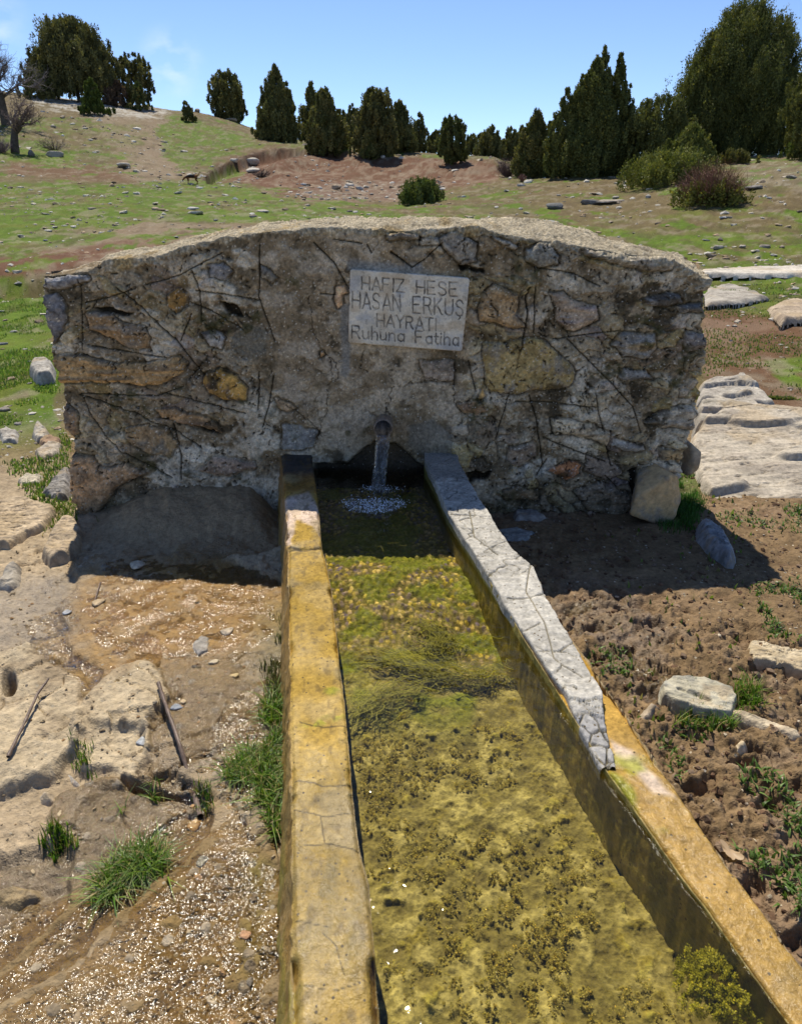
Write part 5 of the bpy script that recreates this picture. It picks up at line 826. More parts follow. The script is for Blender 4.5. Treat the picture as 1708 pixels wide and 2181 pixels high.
TONE = [((.56, .51, .41), 'cream'), ((.40, .38, .34), 'grey'), ((.60, .57, .51), 'whitish'), ((.42, .33, .23), 'tan'), ((.48, .45, .40), 'pale grey'), ((.30, .23, .16), 'brown')]
def stone_label(px, py, w_, tone):
    size = 'tiny' if w_ < 11 else 'small' if w_ < 14.5 else 'fist sized'
    L_ = sorted(LM, key=lambda l: math.hypot(px - l[1], (py - l[2]) * 1.4))
    for near_ in L_[:5]:
        dx, dy = px - near_[1], (py - near_[2]) * 1.6; rel = ('right of' if dx > 0 else 'left of') if abs(dx) > abs(dy) else ('in front of' if dy > 0 else 'up the slope behind'); D_ = math.hypot(dx, dy); ad = 'just ' if D_ < 45 else '' if D_ < 110 else 'well '
        for sfx in (f'{ad}{rel} {near_[0]}',):
            lb = f'{size} {tone} stone {sfx}'
            if lb not in USED: USED.add(lb); return lb
    dx, dy = px - L_[0][1], py - L_[0][2]; lb = f'{size} {tone} stone {"right" if dx > 0 else "left"} of and {"nearer" if dy > 0 else "farther"} than {L_[0][0]}'; USED.add(lb); return lb
def scat(n, box, wr, grp, lb, poly=None):
    protos = []
    for k in range(n):
        px, py = rg.uniform(box[0], box[2]), rg.uniform(box[1], box[3])
        p = place(px, py);  dep_ = p[1] * CP + (HC - p[2]) * SP; w_ = rg.uniform(*wr) ** 1.0
        s_ = w_ * dep_ / F * .6
        if len(protos) < 6:
            Q, T, n_ = rock_np(500 + len(protos) + int(box[0]), (1, .7, .42), 2, 9, .06); cb = np.array(TONE[len(protos)][0])
            protos.append(mesh_np('stone', Q, tris=T, col=mixc(np.ones((len(Q), 3)) * cb, cb * .65, ss(-.2, .3, n_)), smooth=False)); protos[-1].materials.append(M_rock)
        o = link('stone', protos[k % 6] if k >= 6 else protos[-1], None, loc=(p[0], p[1], p[2] + s_ * .12)); o.scale = (s_, s_, s_ * rg.uniform(.6, 1.1)); o.rotation_euler = (rg.uniform(-.2, .2), rg.uniform(-.2, .2), rg.uniform(0, 6.3)); tag(o, stone_label(px, py, w_, TONE[k % 6][1]), 'stone', grp)
scat(40, (0, 395, 760, 520), (8, 18), 'pale stones scattered on the left hillside', 'small pale stone scattered on the green and brown slope left of centre')
scat(30, (640, 385, 1010, 428), (6, 16), 'stones on the dug bank', 'small stone among the rubble of the dug earth bank')
scat(50, (1000, 395, 1708, 640), (8, 18), 'stones scattered on the right slope', 'small stone scattered in the thin turf behind the wall at right')
scat(12, (0, 600, 95, 1000), (8, 20), 'stones in the grass left of the wall', 'small stone in the grass left of the wall')
# gravel nobody could count
def gravel(name, n, sampler, smin, smax, label, seed, cols, sub=1, flat=.55):
    V, T = ICO[sub]; rg = np.random.default_rng(seed); P = sampler(rg, n); n = len(P); s = smin * (smax / smin) ** (rg.random(n) ** 2.2) * (P[:, 1] ** .9 if name == 'hill_gravel' else 1)
    fl = rg.uniform(.35, .9, n) * flat * 1.3; az = rg.uniform(0, 6.3, n); el = rg.uniform(.55, 1, n)
    D = V[None] * (1 + .28 * rg.normal(size=(n, len(V), 1))); D = D * np.stack([np.ones(n), el, fl], -1)[:, None] * s[:, None, None]
    x = D[..., 0] * np.cos(az)[:, None] - D[..., 1] * np.sin(az)[:, None]; y = D[..., 0] * np.sin(az)[:, None] + D[..., 1] * np.cos(az)[:, None]
    W_ = np.stack([x, y, D[..., 2]], -1) + P[:, None]; TT = (T[None] + np.arange(n)[:, None, None] * len(V)).reshape(-1, 3)
    ca = np.array(cols)[rg.integers(0, len(cols), n)] * rg.uniform(.7, 1.15, (n, 1)); cc = np.repeat(ca[:, None], len(V), 1)
    o = link(name, mesh_np(name, W_, tris=TT, col=cc, smooth=False), M_rock); tag(o, label, 'gravel', kind='stuff'); return o
def samp_far(rg, n):
    y = 3.7 * (62 / 3.7) ** rg.random(n); x = rg.uniform(-.62, .62, n) * y; z = hgt(x, y); PX, PY = proj(x, y, z)
    d = .10 + .9 * ss(.5, .7, .6 * vn2(x * .5, y * .35, 401) + .4 * vn2(x * 1.9, y * 1.3, 403)) + .7 * (sdf([(640, 400), (760, 385), (960, 395), (850, 432), (650, 425)], PX, PY, 10) > 0) + .6 * (sdf([(60, 200), (300, 210), (400, 330), (250, 330), (100, 250)], PX, PY, 10) > 0)
    m = rg.random(n) < d; return np.stack([x, y, z], 1)[m]
gravel('hill_gravel', 24000, samp_far, .0009, .0075, 'countless little stones strewn over the hillside turf', 12, [(.52, .48, .40), (.44, .38, .29), (.60, .56, .48), (.28, .23, .18), (.42, .31, .2)])
def samp_left(rg, n):
    y = rg.uniform(.5, 3.2, n * 2); dep_ = y * CP + HC * SP; x = -rg.uniform(.1, .66, n * 2) * dep_; PX, PY = proj(x, y, 0 * x + .03)
    m = (PX < 595) & ((sdf(R_orange, PX, PY, 30) < 0) | (rg.random(n * 2) < .12)) & (sdf(R_ramp, PX, PY, 30) < 0) & (vn2(x * 3, y * 3, 402) + .25 * rg.random(n * 2) > .48); x, y = x[m][:n], y[m][:n]; return np.stack([x, y, hgt(x, y) + .001], 1)
gravel('apron_gravel', 800, samp_left, .0018, .0085, 'small rounded pebbles set in the wet concrete apron', 13, [(.30, .23, .14), (.25, .19, .12), (.38, .30, .19), (.22, .19, .15), (.32, .20, .10)], sub=2, flat=.6)
def samp_mud(rg, n):
    y = rg.uniform(.5, 3.6, n * 2); dep_ = y * CP + HC * SP; x = rg.uniform(.1, .66, n * 2) * dep_; PX, PY = proj(x, y, 0 * x)
    lim = np.interp(y, [p[1] for p in sorted([tuple(rim(*q)) for q in RO], key=lambda t: t[1])], [p[0] for p in sorted([tuple(rim(*q)) for q in RO], key=lambda t: t[1])]); m = (x > lim + .05); x, y = x[m][:n], y[m][:n]; return np.stack([x, y, hgt(x, y)], 1)
gravel('mud_crumbs', 5200, samp_mud, .002, .014, 'brown crumbs and clods of trampled mud', 14, [(.15, .09, .055), (.19, .125, .08), (.11, .066, .04), (.22, .155, .105)], sub=1, flat=.8)
gravel('mud_grit', 700, samp_mud, .002, .007, 'tiny pale grit pieces in the trampled mud', 15, [(.5, .42, .3), (.4, .34, .26)], sub=1)
# ---------------------------------------------------------------- grass
def blades(name, P, hh, ww, label, seed, cols, lean=.5, cat='grass', segs=3, mat=None, fall=0):
    rg = np.random.default_rng(seed); n = len(P); h = hh * rg.uniform(.5, 1.25, n); w = ww * rg.uniform(.6, 1.3, n); az = rg.uniform(0, 6.283, n); ln = lean * rg.uniform(.1, 1.2, n); d = np.stack([np.cos(az), np.sin(az), 0 * az], 1); side = np.stack([-np.sin(az), np.cos(az), 0 * az], 1)
    V = []
    for k in range(segs + 1):
        t = k / segs; c = P + d * (h * ln * t * t)[:, None] + np.array([0, 0, 1]) * (h * (t - .45 * ln * t * t) * (1 - fall))[:, None]; ws = w * (1 - t ** 1.6) * .5 + .0001
        V += [c - side * ws[:, None], c + side * ws[:, None]]
    V = np.stack(V, 1); m = 2 * (segs + 1); base = np.arange(n)[:, None] * m; q = np.concatenate([base + np.array([2 * k, 2 * k + 1, 2 * k + 3, 2 * k + 2]) for k in range(segs)])
    ca = np.array(cols)[rg.integers(0, len(cols), n)] * rg.uniform(.7, 1.25, (n, 1)); o = link(name, mesh_np(name, V, q, col=np.repeat(ca[:, None], m, 1)), mat or M_grass); tag(o, label, cat, kind='stuff'); return o
def in_poly(poly, n, seed, thr=.0, fr=8, z=.04, lo=3.2):
    rg = np.random.default_rng(seed); P = np.array(poly, float); px = rg.uniform(P[:, 0].min() - 14, P[:, 0].max() + 14, n * 5); py = rg.uniform(P[:, 1].min() - 14, P[:, 1].max() + 14, n * 5)
    sd0 = sdf(poly, px, py, 40); m = rg.random(len(px)) < ss(-14, min(26, .3 * (P[:, 1].max() - P[:, 1].min())), sd0); px, py = px[m], py[m]; d = np.stack([(px - 854) / F, CP - (py - 1090.5) / F * SP, -SP - (py - 1090.5) / F * CP]); t = (z - HC) / d[2]; x, y = d[0] * t, d[1] * t
    for _ in range(3): hz = hgt(x, y); t = (hz - HC) / d[2]; t = np.where((t < 0) | (t > 90), 5, t); x, y = d[0] * t, d[1] * t
    m = vn2(x * fr, y * fr, seed) > thr; x, y = x[m][:n], y[m][:n]; return np.stack([x, y, hgt(x, y) - .002], 1)
GC = [(.06, .14, .01), (.10, .20, .015), (.04, .09, .01), (.17, .24, .03), (.30, .24, .10), (.13, .20, .02)]
blades('grass', in_poly([(560, 1500), (606, 1470), (606, 1830), (585, 1800), (570, 1720), (500, 1700), (470, 1680), (475, 1645), (520, 1610), (555, 1570)], 2000, 31, .40, 14), .052, .0030, 'bright green grass growing along the left side of the trough', 41, GC, lean=1.3)
blades('grass', in_poly([(575, 1330), (606, 1300), (606, 1480), (570, 1500), (560, 1440)], 420, 32, .42, 14), .028, .0028, 'thin dark grass at the trough foot above the bright tuft', 42, [(.08, .10, .03), (.10, .12, .05), (.13, .11, .06)])
blades('grass', in_poly([(270, 1710), (330, 1690), (370, 1740), (360, 1790), (320, 1780), (265, 1750)], 520, 33, .35, 16), .048, .0030, 'grass tuft standing in the runoff below the stick', 43, GC, lean=1.4)
blades('grass', in_poly([(210, 1880), (250, 1830), (310, 1800), (355, 1820), (350, 1865), (290, 1880), (240, 1920), (205, 1925)], 950, 34, .3, 16), .050, .0030, 'spreading grass tuft with curled blades in the lower left runoff', 44, GC, lean=1.5)
blades('grass', in_poly([(95, 1800), (140, 1770), (160, 1800), (120, 1830)], 220, 35, .2, 14), .035, .003, 'sparse weeds in the shallow water at lower left', 45, GC)
blades('grass', in_poly([(415, 1690), (445, 1680), (450, 1720), (425, 1740)], 160, 36, 0, 14), .03, .003, 'little weeds round the lower end of the stick', 46, GC)
blades('grass', in_poly([(160, 1590), (190, 1590), (195, 1650), (165, 1640)], 110, 37, .2, 14), .028, .0028, 'few blades in the crack of the broken concrete', 47, GC)
blades('grass', in_poly([(1395, 1110), (1440, 1010), (1478, 1000), (1500, 1080), (1475, 1130), (1420, 1130)], 2600, 38, .3, 10), .036, .003, 'dense green grass in the shade at the right foot of the wall', 48, [(.05, .13, .02), (.07, .17, .03), (.04, .09, .02)])
blades('grass', in_poly([(70, 1110), (120, 1070), (160, 1040), (180, 1080), (215, 1070), (205, 1100), (150, 1120), (90, 1130)], 1200, 39, .42, 8), .028, .003, 'grass between the slabs at the left foot of the wall', 49, GC)
blades('grass', in_poly([(1428, 1540), (1470, 1498), (1560, 1525), (1572, 1540), (1540, 1560), (1480, 1545)], 520, 40, .3, 14), .045, .0035, 'grass and weeds sprouting under the notched slab', 50, GC, lean=.9)
blades('grass', in_poly([(1560, 1490), (1580, 1455), (1610, 1470), (1620, 1505), (1575, 1510)], 240, 41, .1, 14), .06, .0032, 'wiry grass clump at the right end of the notched slab', 51, GC, lean=.9)
mudP = np.concatenate([in_poly([(1380, 1560), (1500, 1540), (1760, 1600), (1760, 2000), (1640, 1900), (1480, 1720)], 650, 42, .62, 9), in_poly([(1600, 1250), (1760, 1230), (1760, 1360), (1640, 1360)], 500, 43, .5, 6), in_poly([(1255, 1390), (1330, 1370), (1350, 1440), (1280, 1440)], 120, 44, .4, 9), in_poly([(1500, 1100), (1760, 1060), (1760, 1130), (1560, 1120)], 400, 45, .5, 6)])
blades('weeds', mudP, .024, .007, 'little green weeds sprouting from the trampled mud', 52, [(.09, .16, .03), (.13, .21, .05), (.06, .11, .02)], lean=1.2)
midP = np.concatenate([in_poly([(-60, 600), (110, 590), (118, 760), (135, 900), (150, 960), (60, 830), (-60, 860)], 9000, 46, .40, 3), in_poly([(-60, 850), (80, 830), (150, 940), (165, 1060), (90, 1110), (20, 1000)], 2200, 47, .5, 4)])
blades('turf', midP, .028, .008, 'short spring turf left of the wall', 53, [(.10, .19, .03), (.14, .23, .04), (.08, .14, .03), (.20, .21, .07)], segs=2)
rp = np.concatenate([in_poly([(1180, 480), (1300, 480), (1450, 500), (1760, 500), (1760, 640), (1500, 640), (1490, 560), (1350, 520)], 7000, 48, .35, 1), in_poly([(1480, 640), (1760, 600), (1760, 860), (1600, 790), (1500, 800)], 2600, 49, .55, 2)])
blades('turf', rp, .026, .013, 'short turf behind the right end of the wall', 54, [(.11, .17, .035), (.15, .20, .05), (.09, .13, .03), (.22, .19, .09)], segs=2)
# algae: floating strands and bushy tufts on the bed
def strand(name, pts, n, spread, label, seed, z=ZW - .012):
    rg = np.random.default_rng(seed); W0 = np.array([at_z(a, b, z) for a, b in pts]); VV, QQ = [], []; m = 22
    for i in range(n):
        t0 = rg.uniform(-.05, .7); t1 = t0 + rg.uniform(.15, .35); t0 = max(t0, 0); t1 = min(t1, 1); t = np.linspace(t0, t1, m) * (len(W0) - 1); c = np.stack([np.interp(t, np.arange(len(W0)), W0[:, k]) for k in range(3)], 1)
        off = rg.normal(0, spread, 2) ; wv = rg.uniform(0, 6); c[:, 0] += off[0] + .010 * np.sin(t * rg.uniform(3, 9) + wv); c[:, 1] += off[1] + .012 * np.cos(t * rg.uniform(3, 10) + wv); c[:, 2] += rg.uniform(-.15, -.095) * (1 if rg.random() < .97 else .1); w = .00075 * np.sin(np.linspace(.15, 3, m)) + .0003
        d = np.gradient(c[:, :2], axis=0); d /= np.linalg.norm(d, axis=1)[:, None] + 1e-9; s = np.stack([-d[:, 1], d[:, 0], 0 * d[:, 0]], 1); V = np.stack([c - s * w[:, None], c + s * w[:, None]], 1).reshape(-1, 3)
        b = i * m * 2; k = np.arange(m - 1) * 2 + b; QQ.append(np.stack([k, k + 1, k + 3, k + 2], 1)); VV.append(V)
    V = np.concatenate(VV); col = np.array((.25, .24, .02)) * np.repeat(rg.uniform(.35, 1.3, (n, 1)), m * 2, 0); o = link(name, mesh_np(name, V, np.concatenate(QQ), col=col), M_grass); tag(o, label, 'algae', kind='stuff'); return o
strand('algae_strands', [(870, 1270), (910, 1268), (950, 1290), (930, 1310), (880, 1300)], 409, 0.025, 'bright green algae strands trailing in the middle of the trough', 61)
strand('algae_strands', [(760, 1320), (860, 1330), (930, 1350), (1010, 1360), (1060, 1355), (1110, 1365)], 221, 0.023, 'long algae strands drifting across to the right trough side', 62)
strand('algae_strands', [(740, 1440), (790, 1420), (860, 1390), (930, 1380)], 230, 0.025, 'pale green algae strands near the left trough side', 63)
strand('algae_strands', [(790, 1150), (830, 1165), (880, 1158), (910, 1170)], 153, 0.036, 'dim green algae just beyond the shadow on the trough water', 64)
# ---------------------------------------------------------------- stick, dry leaves
def stick(pts, rad, label, seed):
    W0 = []
    for a, b, dz in pts: q = at_z(a, b, .05); z = h1(q[0], q[1]) + dz; W0.append(at_z(a, b, z))
    W0 = np.array(W0); t = np.linspace(0, len(W0) - 1, 40); c = np.stack([np.interp(t, np.arange(len(W0)), W0[:, k]) for k in range(3)], 1); rg = np.random.default_rng(seed); c += .0012 * np.cumsum(rg.normal(0, .5, c.shape), 0) * .5
    V, q = tube(c, rad * np.linspace(.8, 1.1, 40) * (1 + .12 * rg.normal(size=40)), 10); o = link('stick', mesh_np('stick', V, q, wet=np.full(len(V), .3)), M_dead); tag(o, label, 'stick')
stick([(338, 1455, .03), (360, 1520, .03), (385, 1590, .025), (410, 1670, .03), (428, 1738, .01)], .0062, 'long dark wet stick lying on the apron and pointing at the wall', 71)
stick([(105, 1445, .03), (80, 1480, .02), (50, 1550, .015), (20, 1610, .01)], .004, 'thin pale stick beside the broken concrete slab at left', 72)
stick([(215, 1160 + 80, .006), (205, 1270, .006), (200, 1290, .006)], .003, 'short twig on the wet apron near the left stones', 73)
def leaf(px, py, size, rz, label, col, seed):
    q0 = at_z(px, py, .0); z = h1(q0[0], q0[1]) + .008; q0 = at_z(px, py, z); rg = np.random.default_rng(seed); out = []; n = 72
    for i in range(n):
        a = 2 * math.pi * i / n; lob = .62 + .38 * abs(math.cos(2.5 * a)) ** .7; r = size * lob * (1 if abs(math.sin(a)) < .9 else .8); out.append((r * math.cos(a), .62 * r * math.sin(a), .25 * size * math.cos(a) ** 2 + .1 * size * math.sin(3 * a)))
    V = [(0, 0, 0)] + [tuple(.5 * np.array(p) * (1, 1, .6)) for p in out] + out; V = np.array(V); T = [(0, 1 + i, 1 + (i + 1) % n) for i in range(n)]; Q = [(1 + i, 1 + n + i, 1 + n + (i + 1) % n, 1 + (i + 1) % n) for i in range(n)]
    V = V @ np.array(Matrix.Rotation(rz, 3, 'Z')).T; o = link('dry_leaf', mesh_np('dry_leaf', V, Q, T, col=np.ones((len(V), 3)) * np.array(col)), M_grass, loc=q0); tag(o, label, 'leaf')
leaf(1255, 1095, .024, 1.0, 'pale dry leaf on the mud near the wall foot', (.40, .30, .22), 81); leaf(1030, 1130, .02, 0, 'reddish dead leaf between the shaded flat stones', (.16, .06, .03), 82); leaf(1132, 1208, .02, .4, 'orange dry leaf at the shadow edge by the trough', (.45, .25, .1), 83); leaf(1553, 1815, .030, -.9, 'tan oak leaf lying on the mud near the trough end', (.50, .36, .22), 84)
# ---------------------------------------------------------------- trees
def crown_np(rg, env, H, n_cl, per, cs, ss_, up=.7, col=(.045, .06, .018), col2=(.10, .11, .035), squash=1.0, off=(0, 0), zlo=0.0):
    """foliage sprays gathered in clumps through the crown volume; env(t)->radius at relative height t"""
    P, K, A = [], [], []
    ts = zlo + (1 - zlo) * rg.random(n_cl * 8); rr = np.array([env(t) for t in ts]); keep = rg.random(len(ts)) < (rr / rr.max()) ** 1.1 + .04; ts = ts[keep][:n_cl]; rr = rr[keep][:n_cl]; n_cl = len(ts)
    az = rg.uniform(0, 2 * np.pi, n_cl); f = rg.uniform(.12, 1.0, n_cl) ** .42 * (1 + .16 * (rg.random(n_cl) < .2)); lump = 1 + .20 * np.sin(az * 3 + ts * 9 + rg.uniform(0, 6)) + .16 * np.sin(az * 5 - ts * 17 + rg.uniform(0, 6)); lump = lump * .94
    cx, cy, cz = rr * f * lump * np.cos(az) + off[0] * ts, rr * f * lump * np.sin(az) * squash + off[1] * ts, ts * H
    shade = rg.random(n_cl)
    a = rg.uniform(0, 2 * np.pi, (n_cl, per)); u_ = rg.normal(size=(n_cl, per, 3)); u_ /= np.linalg.norm(u_, axis=2)[..., None]; u_ *= rg.random((n_cl, per, 1)) ** .4
    sz = cs * rg.uniform(.45, 1.25, n_cl)[:, None, None] * np.minimum(1, .35 + rr / rr.max())[:, None, None]; c = np.stack([cx, cy, cz], 1)[:, None] + u_ * sz * np.array([.62, .62, 1.75])
    c = c.reshape(-1, 3); n = len(c); rad = np.stack([np.cos(az), np.sin(az), 0 * az], 1); d = np.repeat(rad, per, 0) * (1 - up) + np.array([0, 0, 1]) * up + rg.normal(0, .38, (n, 3)); d /= np.linalg.norm(d, axis=1)[:, None]
    s = np.cross(d, rg.normal(size=(n, 3))); s /= np.linalg.norm(s, axis=1)[:, None]; L_ = ss_ * rg.uniform(.6, 1.5, n)[:, None]; w_ = L_ * rg.uniform(.22, .42, n)[:, None]
    V = np.stack([c, c + d * L_ * .55 + s * w_ * 1.2, c + d * L_ * 1.25, c + d * L_ * .55 - s * w_ * 1.2], 1)
    b = np.arange(n)[:, None] * 4; T = np.concatenate([b + np.array([0, 1, 2]), b + np.array([0, 2, 3])])
    ci = np.repeat(shade, per)[:, None]; cc = np.array(col) * (1 - ci) + np.array(col2) * ci; cc = cc * rg.uniform(.7, 1.3, (n, 1)); tip = rg.random((n, 1)) < .07; cc = np.where(tip, cc * np.array([1.9, 1.6, 1.1]), cc)  # a few random sprays brightened as highlights painted into the leaf colour
    return V.reshape(-1, 3), T, np.repeat(cc[:, None], 4, 1).reshape(-1, 3)
rg = np.random.default_rng(66); VV, TT, CC = [], [], []; o_ = 0
for i in range(900):
    y_ = rg.uniform(.45, 1.95); x_ = float(fLI(y_) + (fRI(y_) - fLI(y_)) * rg.uniform(.05, .97))
    if vn2(np.array([x_ * 9]), np.array([y_ * 9]), 67)[0] < .42 + .2 * max(0, (y_ - 1.3)): continue
    r_ = rg.uniform(.007, .019) * (1 if rg.random() < .85 else 1.5); V, T, c = crown_np(rg, lambda t: r_ * math.sqrt(max(0, 1 - t * t)), r_ * 1.5, 9, 34, r_ * .42, .0026, .5, (.30, .25, .06), (.46, .40, .12)); V = V * (1, 1, .55) + (x_, y_, .032); VV.append(V); TT.append(T + o_); CC.append(c); o_ += len(V)
P_ = at_z(1530, 2095, .15); V, T, c = crown_np(rg, lambda t: .062 * math.sqrt(max(0, 1 - t * t)), .04, 300, 110, .010, .0026, .35, (.27, .26, .02), (.44, .42, .05)); VV.append(V * (1, 1, .8) + (P_[0], P_[1], .135)); TT.append(T + o_); CC.append(c)
tag(link('algae_tufts', mesh_np('algae_tufts', np.concatenate(VV), tris=np.concatenate(TT), col=np.concatenate(CC), smooth=False), M_grass), 'fluffy olive brown and yellow algae tufts on the trough bottom', 'algae', kind='stuff')
def px2m(p): return (p[1] * CP + (HC - p[2]) * SP) / F
ENV = {'cone': lambda t: (max(0, 1 - t) ** .72) * (.86 + .14 * min(1, t * 6)) * (1 if t > .08 else .8), 'column': lambda t: min(1, .55 + t * 2.2) * (max(0, 1 - t)) ** .5 * 1.1, 'round': lambda t: math.sqrt(max(0, 1 - (2 * t * .93 - .93) ** 2 * .98)) , 'egg': lambda t: (max(0, 1 - ((t - .42) / (.60 if t > .42 else .50)) ** 2)) ** .55,
       'broad': lambda t: (max(0, 1 - ((t - .38) / (.63 if t > .38 else .62)) ** 2.0 if t > .38 else 1 - ((.38 - t) / .66) ** 2)) ** .62, 'mound': lambda t: math.sqrt(max(0, 1 - t * t)), 'skirt': lambda t: (2.1 - t * 7.5) if t < .16 else .9 * (max(0, 1 - (t - .1) / .9)) ** .5}
def tree(kind, px, base, top, hw, label, seed, Y=None, name='juniper_tree', cat='tree', dens=1.0, lobes=(), col=(.095, .102, .038), col2=(.21, .19, .07), trunk=True, lean=0, group=None, spray=1.0, zlo=.02, hwd=None, open_=0):
    if Y is None: p = place(px, base, 8)
    else:
        d = ray(px, base); p = np.array([d[0] * Y / d[1], Y, 0.0]); p[2] = h1(p[0], p[1])
    tp = at_y(px, top, p[1]); H = tp[2] - p[2]; R = hw * px2m(p); rg = np.random.default_rng(seed); pxs = px2m(p)
    root = bpy.data.objects.new(name, None); scene.collection.objects.link(root); root.location = p; tag(root, label, cat, group)
    area = hw * 2 * (base - top); per = 105; ncl = int(np.clip(area / 50 * dens, 70, 1500)); sp = np.clip(3.0 * pxs, .02, .30) * spray
    V, T, c = crown_np(rg, lambda t: R * ENV[kind](t) * .90, H * .97, ncl, per, max(R, H * .3) * (.17 if not open_ else .13), sp, .72, col, col2, off=(lean * H, 0), zlo=zlo)
    for lx, ltop, lhw in lobes:
        Hl = at_y(px, ltop, p[1])[2] - p[2]; Rl = lhw * pxs; V2_, T2_, c2_ = crown_np(rg, lambda t: Rl * ENV['cone' if kind != 'broad' else 'egg'](t), Hl, int(np.clip(lhw * 2 * (base - ltop) / 75 * dens, 14, 400)), per, max(Rl, Hl * .2) * .17, sp, .72, col, col2, zlo=zlo)
        V2_ = V2_ + ((lx - px) * pxs, rg.uniform(-.2, .3) * R, 0); T = np.concatenate([T, T2_ + len(V)]); V = np.concatenate([V, V2_]); c = np.concatenate([c, c2_])
    cr = link('crown', mesh_np('crown', V, tris=T, col=c, smooth=False), M_leaf, root)
    if trunk:
        hs = H * (.8 if kind != 'mound' else .4); path = [(lean * H * (k / 6) + .03 * H * math.sin(k * 1.3 + seed) * k / 6, .02 * H * math.sin(k + seed), hs * k / 6 - .1) for k in range(7)]; VV, QQ = tube(path, np.linspace(.055, .012, 7) * max(H * .5, R), 8); nb = len(VV); VV = [VV]; QQ = [QQ]; o_ = nb
        for k in range(9):
            t0 = rg.uniform(.12, .7); a = rg.uniform(0, 6.3); r = R * ENV[kind](min(.95, t0 + .15)) * .75; z0 = hs * t0; x0 = lean * H * t0
            v_, q_ = tube([(x0, 0, z0), (x0 + r * .45 * math.cos(a), r * .45 * math.sin(a), z0 + .10 * H), (x0 + r * math.cos(a), r * math.sin(a), z0 + .24 * H)], np.array([.02, .013, .005]) * max(H * .5, R), 6); VV.append(v_); QQ.append(q_ + o_); o_ += len(v_)
        V_ = np.concatenate(VV); link('trunk', mesh_np('trunk', V_, np.concatenate(QQ), col=np.ones((len(V_), 3)) * .08), M_bark, root)
    return root
ol, ol2 = (.07, .085, .026), (.17, .17, .05)
tree('broad', 1545, 332, 2, 118, 'huge broad olive green juniper towering at the upper right', 1, dens=2.4, spray=.85, col=ol, col2=ol2, zlo=.0, lobes=[(1472, 130, 56), (1500, 62, 62), (1620, 42, 56), (1572, 0, 68), (1640, 150, 46), (1450, 210, 40)])
tree('cone', 1250, 375, 120, 84, 'tall ragged juniper with a pointed top right of centre', 2, dens=1.25, col=ol, col2=ol2, lobes=[(1192, 188, 44), (1222, 160, 46), (1322, 180, 34), (1300, 110, 46), (1268, 90, 40)])
tree('egg', 1395, 350, 205, 70, 'rounded juniper leaning against the huge one on its left side', 3, Y=37, col=(.08, .092, .028), col2=(.16, .16, .05), lobes=[(1360, 260, 36), (1420, 205, 40)])
tree('egg', 1722, 345, 88, 66, 'dark juniper cut off by the right edge', 4, Y=33, col=(.08, .092, .028), col2=(.15, .15, .045), open_=1)
tree('mound', 1700, 335, 290, 34, 'small bright green juniper bush at the right edge', 5, name='juniper_bush', cat='bush', trunk=False, col=(.09, .13, .03), col2=(.14, .18, .05))
tree('cone', 594, 302, 138, 50, 'dark conical juniper standing first left of the centre row', 6, dens=1.3, lobes=[(570, 180, 30), (615, 175, 32)])
tree('cone', 696, 326, 176, 48, 'dark conical juniper second from the left in the centre row', 7, dens=1.4, col=(.08, .092, .028), lobes=[(672, 215, 28), (722, 235, 26)])
tree('cone', 668, 310, 168, 34, 'juniper tip peeping out behind the second conical juniper', 8, Y=66, dens=1.2)
tree('cone', 752, 322, 222, 36, 'slim juniper in shade left of the tangled pair', 9, Y=62)
tree('egg', 802, 336, 188, 44, 'tangled dark juniper with a forked top in the centre row', 10, dens=1.4, col=(.08, .085, .032), lobes=[(788, 192, 22), (825, 190, 22), (765, 240, 22)])
tree('cone', 850, 336, 212, 45, 'broad grey green juniper right of the forked one', 11, Y=56, dens=1.3, col=(.10, .11, .04))
tree('cone', 785, 338, 275, 24, 'small young juniper in front of the forked one', 12, dens=1.4, col=(.07, .09, .025))
tree('cone', 893, 338, 240, 27, 'narrow pointed juniper past the middle of the row', 13, Y=66)
tree('cone', 928, 345, 276, 24, 'short juniper right of the narrow pointed one', 14, Y=64)
tree('egg', 962, 348, 247, 32, 'yellowish green juniper with a dark top in the row', 15, dens=1.3, col=(.07, .085, .025), col2=(.14, .15, .05), lobes=[(955, 248, 16), (982, 290, 16)])
tree('cone', 1003, 348, 286, 27, 'small juniper to the right of the yellowish one', 16, Y=68)
tree('cone', 1042, 350, 268, 39, 'juniper with a blunt tip near the dip of the skyline', 17, Y=60, lobes=[(1060, 290, 14)])
tree('cone', 1085, 352, 272, 39, 'juniper with thin spire left of the dark shrubby one', 18, Y=62, lobes=[(1070, 300, 14)])
tree('cone', 1022, 348, 282, 27, 'far juniper filling the gap in the row', 181, Y=74)
tree('cone', 1112, 352, 262, 33, 'far juniper behind the thin spire', 182, Y=66)
tree('cone', 875, 340, 268, 30, 'low far juniper behind the narrow one', 183, Y=72)
tree('cone', 730, 330, 232, 30, 'far juniper seen between the two conical ones', 184, Y=72)
tree('cone', 1133, 376, 228, 46, 'dense juniper touching the tall ragged one on its left', 19, dens=1.3, col=(.09, .10, .03), lobes=[(1112, 262, 24), (1160, 255, 26)])
tree('cone', 1330, 360, 255, 20, 'thin juniper between the tall ragged and rounded ones', 20, Y=46)
tree('egg', 486, 243, 152, 42, 'solitary rounded juniper on the left skyline', 21, Y=82, dens=1.3, col=(.075, .085, .03), lobes=[(480, 155, 24), (505, 175, 22)])
tree('broad', 168, 200, 38, 84, 'large open juniper with a visible trunk on the left hilltop', 22, Y=74, dens=1.25, col=(.075, .08, .034), open_=1, zlo=.16, lobes=[(112, 100, 40), (222, 96, 42), (170, 42, 50)])
tree('egg', 292, 210, 112, 42, 'juniper with sky gaps beside the large hilltop one', 23, Y=76, dens=1.05, col=(.075, .08, .034), open_=1, zlo=.05)
